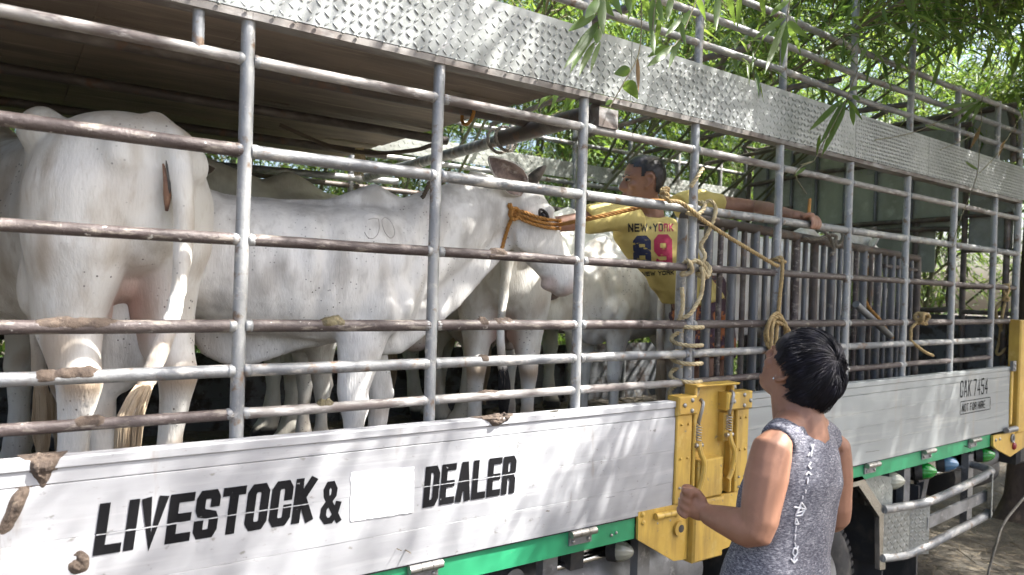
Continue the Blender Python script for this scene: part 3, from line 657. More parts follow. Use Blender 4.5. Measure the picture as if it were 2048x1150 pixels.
def clump(bx, by, ncul, H, leanfn, label, group, t0=.18, nodes=26, per=6, ncb=2, name='bamboo_clump', rad=.35, blen=(.35, .9), cr=.022):
    th = thing(name, (bx, by, 0), label, 'bamboo', group)
    anc, axs = [], []; tw = MB()
    for c in range(ncul):
        a = rng.uniform(0, 2*math.pi); r = rad*math.sqrt(rng.uniform(0, 1))
        b = (bx+r*math.cos(a), by+r*math.sin(a)); h = H*rng.uniform(.75, 1.1)
        path = culm_path(b, h, leanfn(b)); n = len(path)
        put('culm', smoothmesh(MB().tube(path, [cr*(1-.75*i/n)*(1.0 if i % 2 else 1.12) for i in range(n)], 7), 'culm'), 'culm', th)
        for t in rng.uniform(t0, 1.0, nodes):
            p, d = along(path, t)
            for q in range(ncb):
                az = rng.uniform(0, 2*math.pi); dr = Vector((math.cos(az), math.sin(az), rng.uniform(-.1, .5))).normalized()+d*.4
                ln = rng.uniform(*blen); e = p+dr*ln*.6+Vector((0, 0, .02)); e2 = p+dr*ln+Vector((0, 0, -.28*ln))
                tw.tube([p, e, e2], [.004, .003, .0015], 3, cap=False)
                for s, (pp, ax) in enumerate(((p.lerp(e, .7), e-p), (e, e2-e), (e.lerp(e2, .6), e2-e), (e2, e2-e))):
                    anc.append(pp); axs.append(ax.normalized())
    put('branches', tw.mesh('branches'), 'twig', th, kind='stuff')
    me = leafmesh('foliage', sprays(np.array(anc), np.array(axs), per, (.09, .19), (.012, .022)))
    put('foliage', me, 'leaf', th, kind='stuff')
    return th
lab = 'leafy bamboo clump in the thicket behind the truck'
for i, x in enumerate((-1.6, -.2, 1.2, 2.5, 3.7, 4.9, 6.2, 7.6, 9.2)):
    y = 3.35+.5*(i % 2)+rng.uniform(-.15, .15)
    clump(x, y, 6, rng.uniform(5.4, 7.0), lambda b: (rng.normal(0, .7), rng.normal(-.5, .5)), lab, 'bamboo thicket behind the truck', t0=.10, nodes=40, per=6)
for i, x in enumerate((-2.5, .3, 3.2, 6.0, 8.8, 11.8)):
    clump(x, 5.6+rng.uniform(-.4, .4), 7, rng.uniform(6.2, 8), lambda b: (rng.normal(0, .8), rng.normal(-.4, .5)), lab, 'bamboo thicket behind the truck', t0=.04, nodes=40, per=6)
for i, x in enumerate((-4.0, -.8, 2.0, 4.8, 7.6, 10.6, 14.0)):
    clump(x, 7.9+rng.uniform(-.4, .4), 8, rng.uniform(6.5, 8), lambda b: (rng.normal(0, 1), rng.normal(-.4, .7)), lab, 'bamboo thicket behind the truck', t0=.05, nodes=32, per=6, blen=(.5, 1.2), rad=.8)
for i, (x, y) in enumerate(((7.2, 1.6), (8.8, .4), (10.8, -1.2))):
    clump(x, y, 6, 4.8, lambda b: (rng.normal(-.1, .5), rng.normal(0, .5)), ['bamboo clump just ahead of the cab, beyond the right end of the cage', 'bamboo clump farther ahead of the cab along the right edge', 'bamboo clump standing far ahead beside the track'][i], 'bamboo thicket ahead of the truck', t0=.2, nodes=26, per=6)
# culms from the thicket that arch over the truck and shade it
OV = 'long bamboo culm arching high over the truck roof'
for i, (x, y, lx, ly, H) in enumerate(((3.0, 3.2, .3, -4.6, 5.6), (4.2, 3.4, .5, -5.2, 5.8), (5.2, 3.1, -.3, -4.8, 5.2), (6.0, 3.3, .2, -5.6, 6.0), (6.9, 2.6, -.2, -4.6, 5.4), (7.8, 2.4, .2, -5.2, 5.8), (8.8, 2.0, .3, -5.0, 5.6), (5.6, 3.6, .1, -6.8, 6.6), (7.4, 3.0, -.4, -6.4, 6.6), (4.0, 3.6, .2, -3.2, 5.0), (3.5, 3.4, 1.2, -3.9, 5.2), (6.4, 2.8, -.8, -3.6, 5.0), (2.4, 3.4, .1, -4.4, 6.2),
        (3.4, 3.6, .4, -5.9, 6.4), (4.4, 3.7, .2, -6.1, 6.2), (5.0, 3.5, .5, -5.6, 6.0), (6.2, 3.5, .3, -6.0, 6.4), (6.6, 3.0, .3, -5.4, 5.8), (7.2, 2.8, .6, -5.8, 6.2), (4.8, 3.4, -.5, -6.6, 6.8), (3.9, 3.5, -.5, -6.4, 6.6), (3.3, 3.4, .5, -6.9, 6.6), (4.3, 3.5, .3, -7.2, 6.9), (5.2, 3.5, .2, -7.4, 6.8), (4.0, 3.3, .8, -7.0, 6.3), (1.5, 3.4, .4, -5.5, 6.2), (2.2, 3.5, .4, -5.9, 6.0), (9.6, 1.6, -.4, -4.8, 5.6), (8.7, 1.9, .3, -4.3, 5.2), (10.4, 1.2, -.8, -4.2, 5.6), (9.0, 2.2, 1.0, -5.4, 6.0))):
    clump(x, y, 1, H, lambda b: (lx+rng.normal(0, .35), ly+rng.normal(0, .35)), OV, 'bamboo culms arching over the truck', t0=.68, nodes=52 if x > 2.8 else 32, per=6, cr=.015, name='arching_bamboo', rad=.2, blen=(.3, .8))

# hanging sprays in front of the tread plate: each leaf is a part
def bigleaf(p0, p1, w, m='leaf', parent=None, sag=.06, name='leaf'):
    p0, p1 = Vector(p0), Vector(p1); d = p1-p0; L = d.length; d.normalize()
    view = (p0-Vector(CAM)).normalized(); s = d.cross(view).normalized(); tw = random.uniform(-.45, .45); w *= 1.35
    s = Quaternion(d, tw) @ s; nn = s.cross(d); mb = MB(); rows = []
    for t, ww in ((0, .12), (.06, .45), (.18, .85), (.36, 1), (.55, .86), (.74, .58), (.9, .24), (1, .02)):
        c = p0+d*L*t+nn*L*sag*math.sin(math.pi*t)+Vector((0, 0, -.03*L*t*t))
        rows.append([c-s*w*.5*ww+nn*w*.12*ww, c, c+s*w*.5*ww+nn*w*.12*ww])
    vs = [p for r in rows for p in r]; fs = []
    for i in range(len(rows)-1):
        a = i*3; fs += [(a, a+1, a+4, a+3), (a+1, a+2, a+5, a+4)]
    mb.add(vs, fs); return put(name, mb.mesh(name, True), m, parent)
def hero(label, Y, twigs, leaves, k=1):
    t0 = at(*twigs[0][0], Y); th = thing('bamboo_spray', t0, label, 'bamboo', 'bamboo sprays hanging over the truck')
    for tw in twigs:
        pts = [at(u, v, Y) for u, v in tw]; put('twig', smoothmesh(MB().tube(catmull(pts, .03), .0022, 5), 'twig'), 'twig', th)
    for lf in leaves:
        u0, v0, u1, v1, w = lf[:5]; m = lf[5] if len(lf) > 5 else 'leaf'; dy = random.uniform(-.05, .05)
        bigleaf(at(u0, v0, Y), at(u1, v1, Y+dy), w, m, th)
hero('big drooping bamboo leaf spray hanging over the middle of the tread plate', -.30, [[(1225, -60), (1205, 0), (1197, 60), (1192, 90)]],
     [(1192, 29, 1136, 60, .020), (1197, 43, 1127, 133, .022), (1201, 41, 1140, 142, .024), (1190, 84, 1158, 150, .016), (1201, 84, 1181, 145, .012), (1205, -15, 1207, 68, .022), (1199, 54, 1193, 86, .020), (1197, -5, 1170, 34, .022), (1205, 0, 1229, 32, .02), (1215, -30, 1245, 30, .02), (1210, -20, 1188, 30, .016)])
hero('bamboo spray of narrow hanging leaves right of the biggest leaf spray', -.22, [[(1330, -60), (1312, 0), (1305, 60)], [(1400, -20), (1362, 75), (1339, 95)]],
     [(1287, -10, 1292, 42, .022), (1306, -5, 1303, 75, .02), (1306, 60, 1309, 109, .014), (1314, -10, 1327, 45, .016), (1339, 93, 1294, 113, .018), (1344, 90, 1293, 130, .02), (1362, 75, 1337, 136, .016), (1256, -15, 1262, 28, .02), (1380, 20, 1350, 60, .018), (1318, 40, 1312, 90, .014), (1360, 40, 1372, 90, .014), (1365, 30, 1330, 70, .016), (1392, -10, 1412, 40, .016), (1345, -10, 1335, 40, .018), (1270, -20, 1255, 40, .016)])
hero('thin bamboo sprig with two broad leaves and one dry leaf on the tread plate', -.20, [[(1280, -40), (1283, 41), (1277, 109), (1249, 163), (1219, 215)]],
     [(1260, 137, 1228, 147, .028), (1251, 163, 1276, 197, .034), (1275, 116, 1277, 183, .010, 'leafdry'), (1226, 202, 1210, 209, .012)])
hero('fan of bamboo leaves hanging above the dappled part of the tread plate', -.18, [[(1600, -50), (1580, 0), (1573, 46)]],
     [(1572, 42, 1530, 143, .020), (1572, 46, 1563, 130, .018), (1575, 44, 1621, 76, .024), (1575, 55, 1602, 106, .018), (1570, 36, 1505, 78, .020), (1580, 0, 1540, 30, .018), (1440, -20, 1432, 60, .02), (1450, -20, 1470, 50, .018), (1480, -15, 1475, 55, .016), (1520, -10, 1530, 40, .016)])
hero('green bamboo spray dangling before the right part of the tread plate', -.16, [[(1722, 120), (1700, 180), (1688, 208), (1650, 280), (1628, 322)], [(1628, 322), (1590, 345), (1613, 388)], [(1628, 322), (1600, 330)]],
     [(1683, 199, 1618, 257, .020), (1686, 204, 1637, 290, .020), (1692, 204, 1650, 300, .022), (1702, 213, 1707, 250, .018), (1690, 210, 1668, 262, .016), (1640, 270, 1633, 312, .010), (1655, 275, 1643, 312, .010), (1612, 335, 1588, 352, .012), (1705, 190, 1720, 200, .014), (1700, 180, 1740, 170, .014), (1695, 200, 1725, 240, .014)])
hero('straggling bamboo twigs with narrow leaves at the upper right corner', -.12, [[(2010, 120), (1965, 195), (1957, 260), (1880, 300)], [(1957, 260), (1955, 345), (1920, 440), (1905, 490)], [(1960, 200), (1840, 260), (1750, 280)], [(2060, 200), (2000, 300), (1960, 345)]],
     [(1961, 199, 1901, 233, .020), (1955, 205, 1880, 214, .016), (1963, 205, 1945, 245, .016), (1957, 205, 1912, 250, .018), (1960, 252, 1940, 296, .016, 'leafdry'), (1957, 340, 1930, 320, .012), (2010, 280, 1996, 315, .012, 'leafdry'), (1850, 250, 1895, 260, .012), (2030, 180, 2048, 240, .016), (2040, 100, 2020, 170, .02), (2045, 60, 2048, 150, .02), (1990, 90, 1960, 150, .018), (1880, 120, 1860, 180, .018), (1830, 60, 1800, 120, .018), (1925, 60, 1915, 130, .02)])
hero('small bamboo leaves growing through the rail behind the tread plate', .9, [[(1170, 60), (1120, 150), (1080, 190)], [(1115, 140), (1140, 200)]],
     [(1110, 160, 1050, 205, .02), (1118, 155, 1075, 215, .022), (1125, 150, 1100, 220, .02), (1090, 180, 1040, 185, .018), (1140, 180, 1130, 225, .018), (1100, 165, 1060, 170, .018), (1150, 120, 1120, 190, .02)])
# trunk ahead of the truck
mb = MB(); rg = []
for z, r in ((-.05, .30), (.05, .22), (.2, .16), (.6, .135), (1.4, .13), (3.0, .11), (5.0, .07)):
    rg.append([Vector((7.05+.1*z*.4+r*(1+.18*math.sin(3*a+z))*math.cos(a), .55+r*(1+.18*math.cos(2*a))*math.sin(a), z)) for a in np.linspace(0, 2*math.pi, 17)[:-1]])
tt = thing('tree', (7.05, .55, 0), 'brown tree trunk with flared foot standing just ahead of the truck', 'tree')
put('trunk', smoothmesh(mb.rings(rg), 'trunk', 60), 'bark', tt)
# ================================================================ cattle
def cowmat(name, base, warm, dark):
    "white hide; colour attribute: R pink skin, G black skin, B tan hair"
    m = bpy.data.materials.new(name); m.use_nodes = True; t = m.node_tree; N = t.nodes; L = t.links; b = N['Principled BSDF']
    tc = N.new('ShaderNodeTexCoord')
    def noise(s, st=(1, 1, 1), d=5):
        mp = N.new('ShaderNodeMapping'); mp.inputs['Scale'].default_value = st; L.new(tc.outputs['Object'], mp.inputs[0])
        n = N.new('ShaderNodeTexNoise'); n.inputs['Scale'].default_value = s; n.inputs['Detail'].default_value = d; L.new(mp.outputs[0], n.inputs['Vector']); return n.outputs['Fac']
    def rng_(f, a, c, x=0, y=1):
        r = N.new('ShaderNodeMapRange'); L.new(f, r.inputs['Value'])
        for k, v in zip(('From Min', 'From Max', 'To Min', 'To Max'), (a, c, x, y)): r.inputs[k].default_value = v
        return r.outputs[0]
    def mix(f, A, B):
        x = N.new('ShaderNodeMix'); x.data_type = 'RGBA'; L.new(f, x.inputs['Factor'])
        if isinstance(A, tuple): x.inputs['A'].default_value = (*A, 1)
        else: L.new(A, x.inputs['A'])
        x.inputs['B'].default_value = (*B, 1); return x.outputs['Result']
    c = mix(rng_(noise(2.6), .38, .64), base, warm)
    c = mix(rng_(noise(9, (1, 1, .5)), .50, .70, 0, .95), c, dark)
    c = mix(rng_(noise(34, (1, 1, .4), 6), .55, .75, 0, .6), c, dark)
    gN = N.new('ShaderNodeSeparateXYZ'); L.new(tc.outputs['Object'], gN.inputs[0]); tl = rng_(gN.outputs[2], 1.08, 1.26); tm = N.new('ShaderNodeMath'); tm.operation = 'MULTIPLY'; L.new(tl, tm.inputs[0]); L.new(rng_(noise(12, (1, 1, 1), 6), .42, .62, 0, .8), tm.inputs[1])
    c = mix(tm.outputs[0], c, dark)
    vo = N.new('ShaderNodeTexVoronoi'); vo.inputs['Scale'].default_value = 55; L.new(tc.outputs['Object'], vo.inputs['Vector'])
    sp = rng_(vo.outputs['Distance'], .13, .19, 1, 0); gate = rng_(noise(6), .52, .64)
    ml = N.new('ShaderNodeMath'); ml.operation = 'MULTIPLY'; L.new(sp, ml.inputs[0]); L.new(gate, ml.inputs[1])
    c = mix(ml.outputs[0], c, (.06, .05, .045))
    at_ = N.new('ShaderNodeVertexColor'); at_.layer_name = 'skin'; sx = N.new('ShaderNodeSeparateColor'); L.new(at_.outputs[0], sx.inputs[0])
    c = mix(sx.outputs[2], c, (.43, .33, .235)); c = mix(sx.outputs[0], c, (.42, .23, .18)); c = mix(sx.outputs[1], c, (.035, .03, .03))
    L.new(c, b.inputs['Base Color']); b.inputs['Roughness'].default_value = .72; b.inputs['Specular IOR Level'].default_value = .25
    b.inputs['Sheen Weight'].default_value = .15
    bn = N.new('ShaderNodeBump'); bn.inputs['Strength'].default_value = .42; bn.inputs['Distance'].default_value = .005
    ad = N.new('ShaderNodeMath'); ad.operation = 'ADD'; L.new(noise(150, (1, 1, .25), 3), ad.inputs[0]); L.new(noise(22, (2.2, 1, .6), 3), ad.inputs[1])
    L.new(ad.outputs[0], bn.inputs['Height']); L.new(bn.outputs[0], b.inputs['Normal'])
    return m
MT['cow'] = cowmat('white_hide', (.81, .80, .765), (.74, .72, .66), (.53, .48, .41))
MT['cow2'] = cowmat('speckled_white_hide', (.81, .80, .77), (.74, .72, .68), (.47, .45, .42))
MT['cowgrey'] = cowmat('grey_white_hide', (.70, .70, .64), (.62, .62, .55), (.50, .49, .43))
MT['lid'] = mat('eyelid_skin', (.035, .03, .028), .9, spec=.1)
MT['horn'] = mat('horn', (.06, .055, .05), .5, 0, [((.16, .14, .12), 20, .45, .65)], (60, .4, .002))
MT['hoof'] = mat('hoof', (.05, .042, .036), .6, 0, [((.12, .1, .08), 12, .5, .7)])
MT['tailhair'] = mat('pale_tail_hair', (.50, .40, .28), .7, 0, [((.36, .26, .16), 20, .45, .65, (1, 1, .1))])
MT['tailblack'] = mat('black_tail_hair', (.018, .016, .016), .6, 0, [((.06, .055, .05), 20, .5, .7, (1, 1, .1))])
MT['earskin'] = mat('ear_inside', (.30, .23, .20), .7, 0, [((.12, .09, .085), 14, .45, .62), ((.5, .46, .42), 25, .55, .7)])
MT['vulva'] = mat('pink_brown_skin', (.24, .13, .08), .6, 0, [((.16, .09, .07), 18, .5, .66), ((.42, .26, .17), 30, .55, .7)], (60, .6, .004))

def hairtuft(path, r0, r1, n, mtl, parent, spread=.02, name='tail_tuft', ln=.2):
    p = np.array([list(path)]*1); mb = MB()
    for k in range(n):
        a = random.uniform(0, 2*math.pi); rr = random.uniform(.1, 1)
        pts = []
        for i, q in enumerate(path):
            t = i/(len(path)-1); w = (r0*(1-t)+r1*t)*(.35+1.1*math.sin(math.pi*min(1, t*1.0+.12)))*rr
            pts.append(Vector(q)+Vector((math.cos(a)*w, math.sin(a)*w, 0))+Vector((fnoise((k, t, 0), 3.1), fnoise((k, t, 5), 3.1), 0))*.012*t)
        mb.tube(pts, [.0013*(1-.8*i/len(pts)) for i in range(len(pts))], 4)
    return put(name, mb.mesh(name, True), mtl, parent)

def cow(name, label, loc, yaw, sc=1.0, head=(.95, 0, 1.25), nose=(1.18, -.0, .92), tail=((-.80, 0, 1.16), (-.86, .02, .9), (-.84, .05, .6), (-.82, .05, .38)), tuft='tailhair',
        legs=None, m='cow', voxel=.017, hump=1.0, horn=.06, fat=1.0, ear=None, udder=0, sheath=0, group='cattle in the truck', dewlap=1.0, headroll=0, marks=None, deep=1.0, hs=1.0, lt=1.25, neck=1.0, ears=None, hip=0.0):
    """cow in local space: x forward, z up, shoulder height about 1.25; loc is on the truck bed"""
    lg = {'fl': (.36, 0), 'fr': (.36, 0), 'hl': (-.62, 0), 'hr': (-.62, 0)}
    if legs: lg.update(legs)
    mb = MB(); f = fat
    q_ = deep
    loft(mb, [((-.78, 0, 1.06), .05, .05, .10), ((-.75, 0, 1.06), .13, .10, .18), ((-.68, 0, 1.05), .205*f, .155, .24), ((-.58, 0, 1.045), .245*f, .185, .28*q_), ((-.46, 0, 1.03), .265*f, .215, .30*q_), ((-.30, 0, .99), .25*f, .235, .31*q_),
              ((-.08, 0, .96), .285*f, .255, .355*q_), ((.12, 0, .955), .285*f, .26, .37*q_), ((.30, 0, .96), .25*f, .275, .37*(.3+.7*q_)), ((.44, 0, .98), .205*f, .26, .34*(.5+.5*q_)), ((.55, 0, 1.0), .15, .20, .28), ((.62, 0, .98), .08, .10, .16)], 28, p=2.25)
    # hooks, pins, spine ridge, hump, shoulder blades
    for s in (-1, 1):
        mb.ell((-.46, s*.215*f, 1.175), (.085, .055, .065)); mb.ell((-.735, s*.10, 1.10), (.06, .055, .065)); mb.ell((.33, s*.150*f, .99), (.13, .085, .20)); mb.ell((.40, s*.165*f, .83), (.13, .085, .13))
    mb.ell((-.58, 0, 1.15+hip), (.22, .235*f, .095))
    if hip: mb.ell((-.38, 0, 1.13+hip*.6), (.25, .2*f, .09))
    loft(mb, [((-.78, 0, 1.18), .03, .025), ((-.62, 0, 1.215), .06, .03), ((-.3, 0, 1.21), .05, .03), ((.0, 0, 1.20), .05, .03), ((.2, 0, 1.215), .055, .04)], 12)
    if hump: loft(mb, [((.14, 0, 1.19), .05, .04), ((.27, 0, 1.24), .075, .06*hump), ((.37, 0, 1.26), .08, .085*hump), ((.46, 0, 1.23), .075, .06*hump), ((.56, 0, 1.17), .06, .04)], 14)
    # hind legs
    for k, s in (('hl', 1), ('hr', -1)):
        x, dy = lg[k][:2]; y = s*.15*f; yh = s*.145+dy
        loft(mb, [(c_, w_*lt_, a_*lt_, b_*lt_) for (c_, w_, a_, b_), lt_ in zip([((-.55, y*.95, 1.14), .09, .16, .16), ((-.565, y*1.02, 1.0), .125, .20, .19), ((-.56, y*1.05, .86), .118, .195, .19), ((-.545+.15*(x+.62), y*1.0, .74), .092, .165, .155), ((x+.035, yh*.6+y*.4, .62), .063, .115, .095), ((x-.02, yh, .53), .046, .075, .06), ((x-.045, yh, .475), .043, .056, .066),
                  ((x-.035, yh, .41), .036, .045, .048), ((x-.02, yh, .30), .031, .035, .036), ((x-.012, yh, .20), .034, .037, .037), ((x+.0, yh, .135), .042, .046, .046), ((x+.02, yh, .09), .037, .042, .042), ((x+.035, yh, .055), .048, .06, .055), ((x+.05, yh, .004), .054, .068, .06)], (1, 1, 1, 1+.3*(lt-1), 1+.7*(lt-1), lt, lt, lt, lt, lt, lt, lt, lt, lt))], 16, up=Vector((1, 0, 0)))
        mb.ell((-.42, s*.205*f, .76), (.10, .05, .13))
    for k, s in (('fl', 1), ('fr', -1)):
        x, dy = lg[k][:2]; y = s*.15; yh = s*.125+dy
        loft(mb, [(c_, w_*lt_, a_*lt_) for (c_, w_, a_), lt_ in zip([((.36, y, .98), .07, .12), ((.36, y, .82), .075, .115), ((.345+.3*(x-.36), y*1.0, .70), .062, .09), ((.35+.6*(x-.36), yh, .58), .050, .062), ((x-.005, yh, .47), .044, .050), ((x+.008, yh, .415), .047, .05), ((x+.003, yh, .36), .036, .038),
                  ((x, yh, .26), .030, .032), ((x, yh, .18), .033, .036), ((x+.004, yh, .13), .041, .044), ((x+.02, yh, .085), .036, .04), ((x+.03, yh, .05), .047, .056), ((x+.04, yh, .004), .053, .065)], (1, 1, 1+.5*(lt-1))+(lt,)*10)], 16, up=Vector((1, 0, 0)))
    # neck, dewlap, head
    H = Vector(head); Nz = Vector(nose); hd = (Nz-H).normalized()
    n0 = Vector((.42, 0, 1.02)); n1 = n0.lerp(H, .38)+Vector((0, 0, .03)); n2 = n0.lerp(H, .72)+Vector((0, 0, .02))
    loft(mb, [(n0, .17, .22, .26), (n1, .125*neck, .155, .20*neck**1.5), (n2, .092*neck, .115*neck, .14*neck**2), (H-Vector((.0, 0, .03)), .08*hs, .085*hs, .10*hs)], 20)
    thr = H+Vector((.02, 0, -.14))*hs
    if dewlap:
        loft(mb, [(thr+hd*.02, .02, .04, .03), (thr.lerp(Vector((.55, 0, .78)), .35), .026, .10*neck, .065*neck), (thr.lerp(Vector((.55, 0, .74)), .7), .03, .14, .085*neck), (Vector((.55, 0, .76)), .045, .13, .10), (Vector((.46, 0, .68)), .06, .10, .09), (Vector((.36, 0, .64)), .05, .06, .05)], 14)
    up_h = Vector((0, 0, 1)); q = Quaternion(hd, headroll)
    d, s_, u_ = frame(hd); s_ = q @ s_; u_ = q @ u_
    def hp(a, b=0, c=0): return H+d*a+s_*b+u_*c     # along, side, up (forehead side)
    HL = (Nz-H).length
    def k(a): return a*HL/.44
    hst = [(-.035, .062, .05, .07), (.0, .088, .082, .085), (.06, .100, .088, .105), (.12, .104, .088, .125), (.17, .096, .083, .130), (.23, .078, .072, .118), (.30, .066, .063, .094), (.36, .065, .058, .082), (.405, .070, .056, .080), (.44, .068, .052, .074), (.466, .050, .036, .052)]
    loft(mb, [(hp(k(a)), w*hs, hu*hs, hdn*hs) for a, w, hu, hdn in hst], 22, up=u_)
    for s in (-1, 1):
        mb.ell(hp(k(.125), s*.086*hs, .050*hs), (.032*hs, .020*hs, .024*hs), nu=10, nv=6)          # brow
        mb.ell(hp(k(.19), s*.066*hs, -.06*hs), (.07*hs, .03*hs, .06*hs))                           # cheek
        mb.ell(hp(k(.44), s*.036*hs, .016*hs), (.024*hs, .020*hs, .022*hs), nu=8, nv=6)            # nostril wing
    mb.ell(hp(k(.40), 0, -.060*hs), (.05*hs, .042*hs, .026*hs)); mb.ell(hp(-.005, 0, .06*hs), (.05*hs, .06*hs, .045*hs))
    # tail: thick at the root
    T = [Vector(p) for p in tail]; tp = catmull([Vector((-.70, 0, 1.21))]+T, .03)
    nT = len(tp); mb.tube(tp, [(.046-.018*min(1, i/(nT*.6)))*(1-.42*i/nT) for i in range(nT)], 10)
    if udder:
        mb.ell((-.42, 0, .70), (.13, .10, .09)); mb.ell((-.54, 0, .755), (.08, .075, .06))
        for sx in (-.53, -.36):
            for sy in (-.05, .05): mb.ell((sx-.05, sy*.8, .665 if sx < -.5 else .60), (.016, .016, .045), nu=8, nv=6)
    if sheath:
        loft(mb, [((-.32, 0, .76), .03, .06), ((-.22, 0, .67), .035, .085), ((-.14, 0, .63), .04, .085), ((-.02, 0, .665), .035, .075), ((.1, 0, .69), .04, .06), ((.25, 0, .70), .04, .04)], 12)
    me = remeshed(mb, name, voxel, 8)
    # rib, fold and muscle relief
    nv = len(me.vertices); co = np.empty(nv*3); me.vertices.foreach_get('co', co); co = co.reshape(-1, 3)
    nr = np.empty(nv*3); me.vertices.foreach_get('normal', nr); nr = nr.reshape(-1, 3)
    x, y, z = co.T
    ribs = np.exp(-((x-.0)/.24)**2)*np.exp(-((z-.98)/.2)**2)*np.sin((x+.25*(z-1))*58)*.006
    folds = np.exp(-((x-.58)/.13)**2)*np.exp(-((z-1.0)/.25)**2)*np.sin((x*.8-.35*z)*72)*.009
    flank = -np.exp(-((x+.30)/.09)**2-((z-1.06)/.10)**2)*.03-np.exp(-((x-.16-.12*(z-.93))/.032)**2-((z-.93)/.22)**2)*.022
    thigh = -np.exp(-((x+.37+.25*(z-.8))/.03)**2-((z-.78)/.16)**2)*.028-np.exp(-((x-.47+.3*(z-.8))/.028)**2-((z-.82)/.16)**2)*.02
    def wob(k, sd):
        r = np.random.default_rng(sd); w = 0
        for _ in range(7):
            d_ = r.normal(size=3); d_ /= np.linalg.norm(d_); w = w+np.sin(co @ d_*k*r.uniform(.7, 1.6)*2.6+r.uniform(0, 6.28))
        return w/4.2
    musc = wob(4.5, 3)*.0085+wob(11, 5)*.003
    co += nr*((ribs+folds+flank+thigh)*(np.abs(nr[:, 1]) > .3)+musc)[:, None]
    me.vertices.foreach_set('co', co.ravel()); me.update()
    col = np.zeros((nv, 4)); col[:, 3] = 1
    hw = np.array(hp(k(.462))); dn = np.linalg.norm(co-hw, axis=1)
    col[:, 1] = np.clip((.058-dn)/.02, 0, 1)
    col[:, 0] = np.clip((.105-dn)/.06, 0, .45)
    mo = np.array(hp(k(.39), 0, -.075)); col[:, 0] = np.maximum(col[:, 0], np.clip((.075-np.linalg.norm(co-mo, axis=1))/.05, 0, .5))
    inner = np.exp(-((x+.52)/.16)**2-((z-.70)/.16)**2-(y/.09)**2); col[:, 0] = np.maximum(col[:, 0], np.clip(inner*1.1, 0, .75)*(1 if udder else .5))
    col[:, 2] = np.clip(np.exp(-((z-.475)/.05)**2)*(x < -.5)*1.0*np.clip((-(x-lg['hl'][0])-.02)/.05, 0, 1), 0, 1)
    col[:, 2] = np.maximum(col[:, 2], .45*np.exp(-((x+.72)/.12)**2-((z-1.22)/.06)**2))
    col[:, 2] = np.maximum(col[:, 2], .4*np.clip((.36-z)/.3, 0, 1))
    hoofm = np.clip((.07-z)/.012, 0, 1); col[:, 1] = np.maximum(col[:, 1], hoofm)
    st_ = np.clip(wob(8, 11)*1.3-.35, 0, 1)*np.clip((1.15-z)/.5, 0, 1)*np.clip((-x-.05)/.4, 0, 1); col[:, 2] = np.maximum(col[:, 2], .75*st_)
    st2 = np.clip(wob(13, 21)*1.2-.4, 0, 1)*np.clip((.75-z)/.3, 0, 1); col[:, 2] = np.maximum(col[:, 2], .6*st2)
    if marks: marks(col, co)
    ca = me.color_attributes.new('skin', 'FLOAT_COLOR', 'POINT'); ca.data.foreach_set('color', col.ravel())
    root = thing(name, loc, label, 'cow', group); root.rotation_euler = (0, 0, yaw); root.scale = (sc, sc, sc)
    def child(nm, mesh, mt, par=root):
        o = bpy.data.objects.new(nm, mesh); COL.objects.link(o); o.parent = par
        if not mesh.materials: mesh.materials.append(MT[mt])
        return o
    body = child('body', me, m)
    # eyes, horns, ears
    for s in (-1, 1):
        e = MB().ell((0, 0, 0), (.021, .011, .0125), None, 12, 8); M_ = Matrix((d, s_*s, u_)).transposed()
        eo = child('eye', e.mesh('eye', True), 'eye'); eo.matrix_local = Matrix.LocRotScale(hp(k(.135), s*.0955*hs, .022*hs), M_.to_quaternion() if M_.determinant() > 0 else Matrix((d, -s_*s, u_)).transposed().to_quaternion(), None)
        lid = MB().tube([hp(k(.135)+.026*hs*math.cos(t), s*hs*(.0990-.005*abs(math.cos(t))), .022*hs+(.0125 if math.sin(t) > 0 else .012)*hs*math.sin(t)) for t in np.linspace(0, 2*math.pi, 17)[:-1]], .0075, 6, closed=True)
        child('eyelid', lid.mesh('eyelid', True), 'lid')
        if horn:
            hb = hp(-.005, s*.062*hs, .062*hs); hv = (s_*s*.55+u_*.75-d*.3).normalized()
            child('horn', MB().tube([hb-hv*.03, hb+hv*horn*.3, hb+hv*horn*.7+u_*.005, hb+hv*horn+u_*.012], [.030, .027, .019, .005], 12).mesh('horn', True), 'horn')
        # ear: cupped leaf
        eb = hp(.02, s*.085*hs, .0); es_ = ears or (.70, -.40, -.42); ea = (s_*s*es_[0]+d*es_[1]+u_*es_[2]).normalized(); eu = u_-ea*u_.dot(ea); eu.normalize(); ef = ea.cross(eu)*s
        Le = .205*hs; rows = []
        for t, w in ((0, .018), (.1, .034), (.25, .052), (.45, .060), (.65, .053), (.82, .036), (.94, .018), (1, .004)):
            row = []
            for a in np.linspace(-1, 1, 9):
                cup = (abs(a)**2)*.55+.02
                row.append(eb+ea*Le*t+eu*w*a*1.05+ef*(w*cup*1.0-.012*t)-u_*.03*t*t)
            rows.append(row)
        mbx = MB(); vs = [p for r in rows for p in r]; nn = len(rows[0])
        fs = [(i*nn+j, i*nn+j+1, (i+1)*nn+j+1, (i+1)*nn+j) for i in range(len(rows)-1) for j in range(nn-1)]
        mbx.add(vs, fs); em = mbx.mesh('ear', True)
        em.update()
        if em.polygons[len(em.polygons)//2].normal.dot(ef) < 0: em.flip_normals()
        eo = child('ear', em, 'earskin'); sol = eo.modifiers.new('s', 'SOLIDIFY'); sol.thickness = .009; sol.offset = 0
        em.materials.append(MT[m]); sol.material_offset = 1; sol.material_offset_rim = 1
        em.color_attributes.new('skin', 'FLOAT_COLOR', 'POINT').data.foreach_set('color', [0, 0, 0, 1]*len(em.vertices))
    te = T[-1]; dirn = (T[-1]-T[-2]).normalized()
